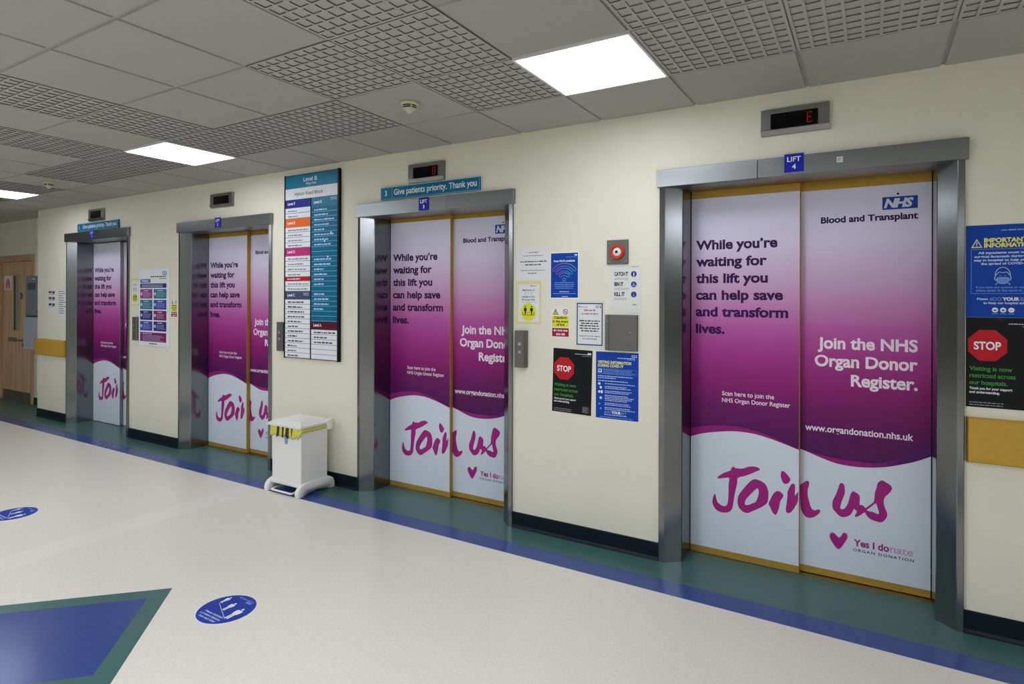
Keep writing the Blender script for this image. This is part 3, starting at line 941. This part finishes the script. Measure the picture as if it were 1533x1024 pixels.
a, w, h, r = sheet('visiting_poster', 'blue poster headed VISITING INFORMATION DURING COVID-19', 'poster', -1.534, -1.241, .837, 1.2765, WHITE, .001, D, 0)
a.rect('background', PBLUE, .002, w - .002, .003, h - .004, 0)
nhs(a, 'logo', w - .014, h * .925, .034, .015, PALE, PBLUE)
a.bars('small_print', PALE, w * .5, w * .93, h * .90, .0055, .01, 1, 51, 'r', (.95, 1))
a.bars('small_print', LBLUE, w * .74, w * .93, h * .882, .004, .01, 1, 52, 'r', (.95, 1))
a.text('heading', PYEL, 'VISITING INFORMATION', w * .055, h * .815, .019, w * .77, 'l', .03)
a.text('heading', PYEL, 'DURING COVID-19', w * .055, h * .765, .019, w * .59, 'l', .03)
a.frame('info_box', LBLUE, w * .04, w * .95, h * .665, h * .745, .0012, 1)
a.rect('info_box', PALE, w * .065, w * .15, h * .68, h * .735, 2)
a.disc('info_box', PBLUE, w * .105, h * .712, .006, 3, 14)
a.bars('small_print', LBLUE, w * .18, w * .92, h * .722, .0045, .0088, 4, 53, 'l', (.8, 1))
a.bars('small_print', PALE, w * .055, w * .9, h * .625, .0055, .012, 2, 54, 'l', (.5, 1))
a.bars('small_print', PALE, w * .055, w * .82, h * .555, .0055, .012, 1, 55, 'l', (.9, 1))
rz = .515
for k, nl in enumerate((1, 2, 2, 4, 2, 2)):
    a.bars('small_print', PALE, w * .22, w * .92, h * rz, .0048, .0105, nl, 56 + k, 'l', (.7, 1))
    zc = h * rz - .0105 * (nl - 1) / 2
    a.disc('round_symbol#%d' % k, SIGNW if k < 4 else LBLUE, w * (.125 if k % 2 else .09), zc, .0085 if k < 4 else .006, 1, 10)
    if k == 2:
        a.disc('round_symbol#2b', SIGNW, w * .15, zc, .0075, 1, 10, .011)
    rz -= .0105 * nl / h + .018
a.text('slogan', LBLUE, '#DO', w * .21, h * .085, .016, w * .155, 'l', .0)
a.text('slogan', SIGNW, 'YOUR', w * .375, h * .085, .017, w * .22, 'l', .05)
a.text('slogan', LBLUE, 'BIT', w * .605, h * .085, .016, w * .12, 'l', .0)
a.bars('small_print', PALE, w * .21, w * .73, h * .06, .005, .01, 1, 63, 'l', (.97, 1))
a.bars('small_print', LBLUE, w * .1, w * .88, h * .025, .004, .01, 1, 64, 'l', (.97, 1))
a.build()

# important information poster (its right half runs out of the photograph)
a, w, h, r = sheet('important_poster', 'blue IMPORTANT INFORMATION poster with masked face drawing, right of lift 4', 'poster', .4045, .6995, 1.5345, 1.9785, PBLUE, .0012)
tx, tz = .042, .3355
a.poly('warning_triangle', PYEL, [(tx - .022, tz), (tx + .022, tz), (tx, tz + .043)], 0)
a.poly('warning_triangle', PBLUE, [(tx - .0155, tz + .0045), (tx + .0155, tz + .0045), (tx, tz + .035)], 1)
a.rect('warning_triangle', PALE, tx - .002, tx + .002, tz + .013, tz + .026, 2)
a.rect('warning_triangle', PALE, tx - .002, tx + .002, tz + .007, tz + .010, 2)
a.text('heading', PYEL, 'IMPORTANT', .070, .3585, .0225, .162, 'l', .045)
a.text('heading', PYEL, 'INFORMATION', .070, .3345, .0215, .190, 'l', .045)
a.frame('info_box', LBLUE, .020, w - .020, .1135, .3285, .0018, 0)
a.bars('small_print', LBLUE, .135, w - .012, .4135, .007, .01, 1, 71, 'l', (.98, 1))
for s, z, x in (('All inpatients must wear', .3045, .047), ('surgical facemask during their', .2865, .033), ('stay in hospital to help prevent', .2690, .031), ('the spread of COVID-19', .2520, .058)):
    a.text('lettering', PALE, s, x, z, .0110, w - 2 * x, 'l', .035, 2)
for s, z, x in (('If you have any queries or concerns', .1395, .040), ('please speak to the nurse in charge', .1245, .040)):
    a.text('lettering', LBLUE, s, x, z, .0095, w - 2 * x, 'l', .02, 2)
fx, fz, fk = .1405, .1915, .74
def F_(pts):
    return [(fx + x * fk, fz + z * fk) for x, z in pts]
a.line('masked_face', PALE, F_(catmull([(-.038, 0), (-.036, .03), (-.022, .056), (0, .064), (.022, .056), (.036, .03), (.038, 0)], 5, False)), .0026, 1)
a.line('masked_face', PALE, F_(catmull([(-.034, .014), (-.018, .034), (0, .030), (.02, .034), (.034, .014)], 4, False)), .0024, 1)
for s in (-1, 1):
    a.line('masked_face', PALE, F_([(s * .038, .004), (s * .043, -.002), (s * .038, -.018), (s * .033, -.02)]), .0024, 1)
    a.line('masked_face', PALE, F_([(s * .026, -.036), (s * .038, -.048)]), .0024, 1)
    a.disc('masked_face', PALE, fx + s * .0096, fz + .008, .0018, 1, 10)
a.poly('masked_face', LBLUE, F_(catmull([(-.033, -.004), (0, .002), (.033, -.004), (.030, -.028), (.014, -.042), (-.014, -.042), (-.030, -.028)], 3)), 1)
for z in (-.012, -.020, -.028):
    a.line('masked_face', PBLUE, F_([(-.02, z), (.02, z)]), .0012, 2)
a.text('slogan', PALE, 'Please', .0435, .0830, .0105, .042, 'l', .03, 2)
a.text('slogan', LBLUE, '#DO', .091, .0800, .0165, .045, 'l', 0)
a.text('slogan', SIGNW, 'YOUR', .139, .0800, .0165, .064, 'l', .05)
a.text('slogan', LBLUE, 'BIT', .206, .0800, .0165, .034, 'l', 0)
a.text('slogan', PALE, 'to keep our hospital safe', .068, .0640, .0105, .158, 'l', .03, 2)
for k in range(3):
    cx_ = .112 + .0305 * k
    a.disc('round_symbol#%d' % k, SIGNW, cx_, .0355, .0118, 1, 24)
    if k < 2:
        a.disc('round_symbol#%d' % k, mat('print_steel_blue', (60, 90, 150), .5), cx_, .0345, .006, 2, 12, .004)
    else:
        a.rect('round_symbol#%d' % k, LBLUE, cx_ - .008, cx_ + .008, .0345, .0365, 2)
    a.rect('small_print', LBLUE, cx_ - .011, cx_ + .011, .0165, .0195, 1)
a.build()

# ------------------------------------------------------------------ directory board
t = thing('directory_board', 'tall hospital directory board headed Level B on the wall between lifts 2 and 3', 'sign', (-4.590, D, 1.065))
w, zb = .712, 1.065
hh = 1.660
obj('backboard', B(.012, w - .012, -.016, 0, .004, hh - .004), BLACK, t)
obj('side_rail', B(0, .012, -.024, 0, 0, hh, .002, 1), BLACK, t)
obj('side_rail', B(w - .02, w, -.030, 0, 0, hh, .002, 1), BLACK, t)
obj('centre_rail', B(.3455, .3605, -.0205, -.016, .004, hh - .23), BLACK, t)
xa, xm0, xm1, xb = .014, .3455, .3605, w - .022
def slat(name, m, x0, x1, z0, z1, th=.0195):
    return obj(name, B(x0, x1, -th, -.016, z0 - zb + .0008, z1 - zb - .0008), m, t)
slat('title_panel', TEAL, xa, xb, 2.600, 2.716)
slat('block_panel', SIGNW, xa, xb, 2.500, 2.600)
a = Art(t, -.0195)
c = (xa + xb) / 2
a.text('lettering', SIGNW, 'Level B', c - .01, 2.652 - zb, .036, .175, 'c', .015)
a.text('lettering', SIGNW, 'Way Out', c, 2.622 - zb, .018, .135, 'c', .01)
a.text('lettering', DGREY, 'Hylton Road Block', c - .03, 2.532 - zb, .030, .37, 'c', .008)
rnd = random.Random(9)
def level(name, m, z1, z0, label, x0, x1, corner=False):
    slat('level_heading', m, x0, x1, z0, z1)
    a.text('lettering', SIGNW, label, x0 + .03, z0 - zb + (z1 - z0) * .36, .026, .10, 'l', .03)
    if corner:
        a.bars('small_print', PALE, x1 - .10, x1 - .012, z1 - zb - .022, .006, .014, 2, 5, 'r', (.7, 1))
def rows(z1, z0, n, x0, x1, m, tm, line, seed, blank=()):
    p = (z1 - z0) / n
    for i in range(n):
        zz = z1 - p * (i + 1)
        slat('row_slat', m, x0, x1, zz, zz + p)
        a.rect('row_line', line, x0, x1, zz - zb - .0005, zz - zb + .004, 0)
        if i in blank:
            continue
        a.bars('row_text#%d_%d' % (seed, i), tm, x0 + .035, x0 + .035 + (x1 - x0) * random.Random(seed * 31 + i).uniform(.35, .85), zz - zb + p * .3, .0135, .01, 1, seed * 7 + i, 'l', (1, 1))
level('F', SNAVY, 2.500, 2.425, 'Level F', xa, xm0)
rows(2.425, 2.328, 2, xa, xm0, SIGNW, GREY, GREY, 1)
level('E', ORANGE, 2.328, 2.250, 'Level E', xa, xm0)
rows(2.250, 2.064, 4, xa, xm0, SIGNW, GREY, GREY, 2)
level('D', MAGEN, 2.064, 1.990, 'Level D', xa, xm0)
rows(1.990, 1.802, 4, xa, xm0, SIGNW, GREY, GREY, 3)
slat('red_row', RED, xa, xm0, 1.764, 1.802)
a.bars('small_print', SIGNW, xa + .03, xa + .2, 1.778 - zb, .011, .01, 1, 66, 'l', (1, 1))
rows(1.764, 1.672, 2, xa, xm0, SIGNW, GREY, GREY, 4)
level('C', SLATE, 1.672, 1.598, 'Level C', xa, xm0, True)
rows(1.598, 1.073, 12, xa, xm0, SIGNW, DGREY, GREY, 5)
level('B', TEAL, 2.500, 2.411, 'Level B', xm1, xb, True)
rows(2.411, 1.409, 23, xm1, xb, TEAL2, PALE, TEALL, 6, (8, 9, 16, 21, 22))
level('A', MAROON, 1.409, 1.334, 'Level A', xm1, xb)
rows(1.334, 1.073, 6, xm1, xb, SIGNW, DGREY, GREY, 7, (3, 4, 5))
for x_, z_ in ((.60, 2.17), (.56, 1.962), (.52, 2.10)):
    a.rect('small_print', SIGNW, x_, x_ + .014, z_ - zb, z_ - zb + .018, 1)
a.build()

# ------------------------------------------------------------------ welcome board between lifts 1 and 2
a, w, h, r = sheet('welcome_sign', 'white welcome board with coloured squares between lifts 1 and 2', 'sign', -7.080, -6.481, 1.071, 1.932, SIGNW, .012, D - .0005, part='board', bev=.002)
nhs(a, 'logo', w * .93, h * .91, w * .13, h * .045, BB, SIGNW)
a.bars('small_print', DGREY, w * .4, w * .93, h * .885, .014, .01, 1, 81, 'r', (.98, 1))
a.bars('small_print', GREY, w * .68, w * .93, h * .862, .010, .01, 1, 82, 'r', (.98, 1))
a.rect('heading', mat('board_lilac', (92, 104, 170), .5), w * .05, w * .40, h * .815, h * .862, 0)
a.text('heading', SIGNW, 'Welcome', w * .10, h * .827, .024, w * .22, 'l', .03)
a.rect('coloured_panel', BN, w * .05, w * .93, h * .748, h * .805, 0)
a.bars('small_print', PALE, w * .1, w * .9, h * .78, .009, .018, 2, 83)
grid = [(BM, TQ), (TQ, BB), (BN, BP), (BB, BN)]
for i, (l, rr_) in enumerate(grid):
    zt_ = h * (.733 - i * .1385)
    zb_ = zt_ - h * .122
    for m_, x_, s in ((l, .05, 1), (rr_, .51, 2)):
        a.rect('coloured_panel#%d%d' % (i, s), m_, w * x_, w * (x_ + .42), zb_, zt_, 0)
        a.bars('small_print', PALE, w * (x_ + .13), w * (x_ + .3), zt_ - .022, .011, .01, 1, 84 + i * 2 + s, 'l', (.9, 1))
        a.bars('small_print', mat('board_soft_text', (150, 150, 200), .5), w * (x_ + .1), w * (x_ + .39), zt_ - .042, .008, .014, 4, 90 + i * 2 + s, 'l', (.7, 1))
        a.disc('small_print', PALE, w * (x_ + .045), (zb_ + zt_) / 2, .018, 1, 12)
a.rect('coloured_panel#b', BP, w * .05, w * .93, h * .055, h * .175, 0)
a.bars('small_print', PALE, w * .14, w * .5, h * .152, .010, .01, 1, 98)
a.bars('small_print', mat('board_soft_text', (150, 150, 200), .5), w * .14, w * .86, h * .13, .008, .014, 5, 99, 'l', (.8, 1))
a.bars('small_print', DGREY, w * .36, w * .64, h * .022, .014, .01, 1, 100, 'c', (.95, 1))
a.build()

# papers left of lift 1
a, w, h, r = sheet('paper_notice', 'white notice with dark photo blocks left of lift 1, above the ochre rail', 'notice', -9.345, -9.130, 1.403, 1.708, PAPER, .001)
for i, (z, hh_) in enumerate(((.84, .09), (.58, .09), (.30, .10))):
    a.rect('picture_block', DGREY, w * .1, w * .5, h * z, h * (z + hh_), 1)
    a.rect('picture_block', DGREY, w * .58, w * .9, h * (z - .02), h * (z + hh_), 1)
    a.bars('small_print', GREY, w * .1, w * .9, h * (z - .06), .008, .014, 1, 110 + i)
a.build()
a, w, h, r = sheet('paper_notice', 'white typed notice beside the left jamb of lift 1', 'notice', -9.070, -8.815, 1.340, 1.714, PAPER, .001)
a.bars('small_print', DGREY, .03, w - .02, h * .9, .010, .028, 11, 120, 'l', (.5, 1))
a.build()

# ------------------------------------------------------------------ ochre wall rails
def rail(x0, x1, label, cap):
    t = thing('wall_guard_rail', label, 'rail', (x0, D, .835), 'ochre wall guard rails')
    bm = bmesh.new()
    prism(bm, [(0, 0), (-.026, 0), (-.032, .006), (-.034, .02), (-.034, .195), (-.03, .208), (-.022, .215), (0, .215)], .006, x1 - x0, 'x')
    obj('rail', bm, OCHRE, t)
    obj('end_cap', B(0, .006, -.036, 0, -.001, .216, .002, 1), OCHRED, t)
rail(.407, X1R - .01, 'ochre guard rail on the wall right of lift 4', True)
rail(-9.655, -8.815, 'short ochre guard rail on the wall left of lift 1', True)

# ------------------------------------------------------------------ pedal bin
BX0, BX1, BY0, BY1 = -4.305, -3.945, 3.29, 3.565
t = thing('pedal_bin', 'white metal pedal bin with yellow striped liner between lifts 2 and 3', 'bin', ((BX0 + BX1) / 2, (BY0 + BY1) / 2, 0))
hw, hd = (BX1 - BX0) / 2, (BY1 - BY0) / 2
obj('body', B(-hw, hw, -hd, hd, .085, .515, .006), BINW, t)
# moulded base: two arched side feet joined by a tray
for s in (-1, 1):
    bm = bmesh.new()
    prof = [(-.190, 0), (-.195, .03), (-.185, .062), (-.160, .088), (-.12, .104), (.14, .104), (.175, .085), (.192, .05), (.192, 0), (.14, 0), (.09, .022), (0, .03), (-.08, .026), (-.145, 0)]
    prism(bm, prof, s * (hw + .022) - .034, s * (hw + .022) + .010 if s > 0 else s * (hw + .022) + .034, 'x') if s > 0 else prism(bm, prof, s * (hw + .022) - .010, s * (hw + .022) + .034, 'x')
    bmesh.ops.bevel(bm, geom=list(bm.edges), offset=.006, segments=2, affect='EDGES', profile=.5)
    obj('foot', bm, BINW, t, True)
obj('base_tray', B(-hw - .01, hw + .01, -hd - .012, hd + .01, .066, .100, .006), BINW, t)
bm = bmesh.new()
tube(bm, [(-.125, -hd + .03, .034), (-.125, -hd - .035, .026), (-.122, -hd - .045, .025), (-.115, -hd - .050, .025), (.115, -hd - .050, .025), (.122, -hd - .045, .025), (.125, -hd - .035, .026), (.125, -hd + .03, .034)], .008)
obj('pedal', bm, BINW, t, True)
# lid: tapered tray with raised centre
bm = bmesh.new()
def frus(bm, a, b, z0, z1):
    lo = [bm.verts.new((sx * a[0], sy * a[1], z0)) for sx, sy in ((-1, -1), (1, -1), (1, 1), (-1, 1))]
    hi = [bm.verts.new((sx * b[0], sy * b[1], z1)) for sx, sy in ((-1, -1), (1, -1), (1, 1), (-1, 1))]
    for i in range(4):
        bm.faces.new((lo[i], lo[(i + 1) % 4], hi[(i + 1) % 4], hi[i]))
    bm.faces.new(lo[::-1])
    bm.faces.new(hi)
frus(bm, (hw + .022, hd + .025), (hw + .026, hd + .030), .548, .566)
frus(bm, (hw + .026, hd + .030), (hw - .03, hd - .02), .566, .596)
frus(bm, (.11, .075), (.105, .07), .596, .600)
lid = obj('lid', bm, BINW, t)
for a0, a1 in ((hw + .002, hw + .03), (-hw - .03, -hw - .002)):
    bm = bmesh.new()
    prism(bm, [(hd - .02, .50), (hd + .034, .50), (hd + .036, .57), (hd + .02, .592), (hd - .03, .575)], a0, a1, 'x')
    bmesh.ops.bevel(bm, geom=list(bm.edges), offset=.004, segments=2, affect='EDGES', profile=.5)
    obj('hinge_arm', bm, BINW, t)
# liner folded over the rim: ruffled skirt, dark stripes at the front
rnd = random.Random(4)
bm = bmesh.new()
loop = []
N = 26
per = [(-hw - .004, -hd - .006), (hw + .004, -hd - .006), (hw + .004, hd - .02), (-hw - .004, hd - .02)]
pts = []
for i in range(4):
    p, q = per[i], per[(i + 1) % 4]
    for k in range(N):
        u = k / N
        pts.append((p[0] + (q[0] - p[0]) * u, p[1] + (q[1] - p[1]) * u, i))
rings = []
for lv in range(5):
    ring = []
    for k, (x, y, side) in enumerate(pts):
        v = lv / 4
        ruf = .007 * (1 + math.sin(k * 2.3) + .5 * math.sin(k * 5.1)) * (.4 + v * .8) + .004
        drop = .548 - v * (.078 + (.014 * math.sin(k * 1.3) if side == 0 else -.045))
        nx, ny = ((0, -1), (1, 0), (0, 1), (-1, 0))[side]
        if side == 1:
            ruf = .012 * math.sin(v * math.pi) + .004
        ring.append(bm.verts.new((x + nx * ruf, y + ny * ruf, drop)))
    rings.append(ring)
M = len(pts)
for u, v in zip(rings, rings[1:]):
    for k in range(M):
        f_ = bm.faces.new((u[k], u[(k + 1) % M], v[(k + 1) % M], v[k]))
        side = pts[k][2]
        f_.material_index = 1 if (side == 0 and (k % 4) in (2, 3) and k > 3 and k < 22) else 0
lin_ = obj('liner', bm, [BAGY, mat('bag_dark_stripe', (58, 62, 44), .5)], t, True)
sm = lin_.modifiers.new('thickness', 'SOLIDIFY')
sm.thickness = .002
a = Art(t, -hd)
a.poly('pedal_label', mat('print_soft_blue', (120, 160, 204), .5), [(-.022, .415), (-.008, .40), (.012, .405), (.02, .43), (.018, .455), (-.02, .455)], 0)
a.build()

# ------------------------------------------------------------------ floor stickers
def floor_sticker(x, y, label, rad=.149):
    t = thing('floor_sticker', label, 'sticker', (x, y, 0), 'round blue distancing floor stickers', (-math.pi / 2, 0, 0))
    obj('disc', lathe(bmesh.new(), [(rad, 0), (rad, -.0012)], 0, 0, 56, 'y'), SIGNW, t)
    a = Art(t, -.0012)
    a.disc('print', mat('sticker_blue', (26, 60, 158), .4), 0, 0, rad - .006, 0, 56)
    prev = None
    for fx, fz, hgt in ((-.086, .022, .066), (-.007, -.017, .080), (.080, -.058, .106)):
        k = hgt / 1.75
        pk = 'person_symbol#%d' % int(hgt * 1000)
        a.disc(pk, SIGNW, fx, fz + 1.6 * k, .14 * k, 1, 16)
        a.poly(pk, SIGNW, [(fx + u * k, fz + v * k) for u, v in ((-.2, 0), (-.04, 0), (-.02, .7), (.02, .7), (.04, 0), (.2, 0), (.2, .75), (.3, .8), (.36, 1.2), (.28, 1.4), (-.28, 1.4), (-.36, 1.2), (-.3, .8), (-.2, .75))], 1)
        if prev:
            a.line('spacing_line', PALE, [prev, (fx, fz - .006)], .003, 1)
        prev = (fx, fz - .006)
    for s, zz, ww in (('Please maintain', -.070, .145), ('a 2 metre distance', -.092, .16), ('from each other', -.114, .135)):
        a.text('lettering', PALE, s, -.008 if zz > -.1 else .0, zz, .013, ww, 'c', .03, 2)
    a.bars('small_print', LBLUE, -.05, .06, .108, .008, .012, 1, 130, 'r', (.98, 1))
    a.rect('small_print', LBLUE, .028, .066, .088, .103, 1)
    a.build()
floor_sticker(-2.851, 1.906, 'round blue distancing sticker with three white figures on the beige floor, right one')
floor_sticker(-5.447, 1.915, 'round blue distancing sticker cut by the left picture edge, further along the floor')

# ------------------------------------------------------------------ timber door and what is round it
t = bpy.data.objects.new('door_1', None)
t.location = (-11.916, DOORWALL, 0)
link(t)
struct(t)
W_ = 1.24
bm = bmesh.new()
box(bm, 0, .085, -.022, .10, 0, 2.245, .003, 1)
box(bm, W_ - .07, W_, -.022, .10, 0, 2.245, .003, 1)
box(bm, .085, W_ - .07, -.022, .10, 2.155, 2.245, .003, 1)
obj('door_frame', bm, OAKF, t)
lf = obj('door_leaf', B(.09, .893, .012, .056, .008, 2.150, .002, 1), OAK, t)
nf = obj('narrow_leaf', B(.897, W_ - .074, .012, .056, .008, 2.150, .002, 1), OAK, t)
gz0, gz1, gx0, gx1 = 1.09, 1.935, .50, .70
bm = bmesh.new()
for q in ((gx0 - .016, gx0, gz0 - .016, gz1 + .016), (gx1, gx1 + .016, gz0 - .016, gz1 + .016), (gx0, gx1, gz0 - .016, gz0), (gx0, gx1, gz1, gz1 + .016)):
    box(bm, q[0], q[1], .004, .012, q[2], q[3])
vp = obj('vision_frame', bm, OAKF, lf)
obj('vision_panel', B(gx0, gx1, .009, .0119, gz0, gz1), GLASS, lf)
obj('vision_mullion', B(gx0, gx0 + .06, .0085, .009, gz0, gz1), DGREY, lf)
obj('kick_plate', B(.10, .888, .0095, .0119, .015, .150), STEEL2, lf)
obj('kick_plate', B(.902, W_ - .078, .0095, .0119, .015, .155), STEEL2, nf)
bm = bmesh.new()
box(bm, .30, .60, .004, .0119, .91, .975, .002, 1)
obj('push_plate', bm, STEEL2, lf)
bm = bmesh.new()
tube(bm, [(.66, -.05, .945), (.80, -.05, .945), (.815, -.04, .945), (.82, .01, .945)], .011)
lathe(bm, [(.026, .0119), (.026, .004)], .82, .945, 20, 'y')
obj('handle', bm, STEEL2, lf, False)
obj('lock', lathe(bmesh.new(), [(.026, .0119), (.026, .003), (.01, .002)], .81, .868, 20, 'y'), STEEL2, lf)
# closed off behind
a, w, h, r = sheet('door_poster', 'white and pink sheet taped to the timber door at far left', 'poster', -11.785, -11.49, 1.715, 1.936, PAPER, .001, DOORWALL + .0118)
a.poly('picture', mat('print_pink', (214, 120, 140), .6), [(w * .2, h * .08), (w * .2, h * .5), (w * .4, h * .8), (w * .62, h * .8), (w * .78, h * .45), (w * .74, h * .08), (w * .58, h * .1), (w * .5, h * .35), (w * .38, h * .08)], 0)
a.build()
for x, lab in ((-11.165, 'round blue door sign on the wide timber leaf'), (-10.955, 'round blue door sign on the narrow timber leaf')):
    q = thing('disc_sign', lab, 'sign', (x, DOORWALL + .0118, 1.62), 'round blue signs on the timber door')
    obj('disc', lathe(bmesh.new(), [(.05, 0), (.05, -.002)], 0, 0, 28, 'y'), mat('disc_navy', (38, 46, 110), .4), q)
    a = Art(q, -.002)
    a.bars('small_print', PALE, -.03, .03, .01, .007, .014, 3, 140, 'c', (.8, 1))
    a.build()

# boxes fixed to the short return wall, seen edge-on past the corner
RW = WEND
t = thing('towel_dispenser', 'grey box dispenser beside the timber door, above the pale panel', 'dispenser', (RW, 3.70, 1.345))
obj('casing', B(-.52, 0, 0, .22, 0, .555, .012), GREYBOX, t)
obj('window', B(-.44, -.20, -.002, .0, .36, .46), mat('dispenser_window', (62, 70, 80), .3), t)
obj('tear_slot', B(-.50, -.02, .0, .2, -.012, 0), BLACK, t)
a = Art(t, 0)
a.rect('maker_label', PALE, -.30, -.22, .505, .52, 0)
a.rect('lower_label', DGREY, -.18, -.06, .05, .065, 0)
a.build()
t = thing('wall_panel', 'pale grey panel box beneath the grey dispenser beside the timber door', 'panel', (RW, 3.70, .875))
obj('casing', B(-.58, 0, .0, .16, 0, .452, .006), PALEBOX, t)
obj('catch', B(-.04, -.02, -.004, 0, .2, .24), STEEL2, t)

# ------------------------------------------------------------------ world, camera, colour
wd = bpy.data.worlds.new('hall_air')
S.world = wd
wd.use_nodes = True
wd.node_tree.nodes['Background'].inputs[0].default_value = (.8, .85, .9, 1)
wd.node_tree.nodes['Background'].inputs[1].default_value = .01

cam = bpy.data.cameras.new('camera')
cam.sensor_width = 36
cam.lens = 895.4636 / 1533 * 36
cam.shift_x = (766.5 - 762.8267) / 1533
cam.shift_y = -(512 - 445.6295) / 1533
cam.clip_start = .02
co = bpy.data.objects.new('camera', cam)
co.location = (0, 0, 1.6209)
co.rotation_euler = (math.pi / 2, -.0035, .5412)
link(co)
S.camera = co
S.view_settings.view_transform = 'Standard'
S.view_settings.look = 'None'
S.view_settings.gamma = 1
S.view_settings.exposure = -.22
S.view_settings.use_curve_mapping = False
try:
    S.cycles.max_bounces = 8
    S.cycles.diffuse_bounces = 5
    S.cycles.glossy_bounces = 4
    S.cycles.use_denoising = True
except Exception:
    pass
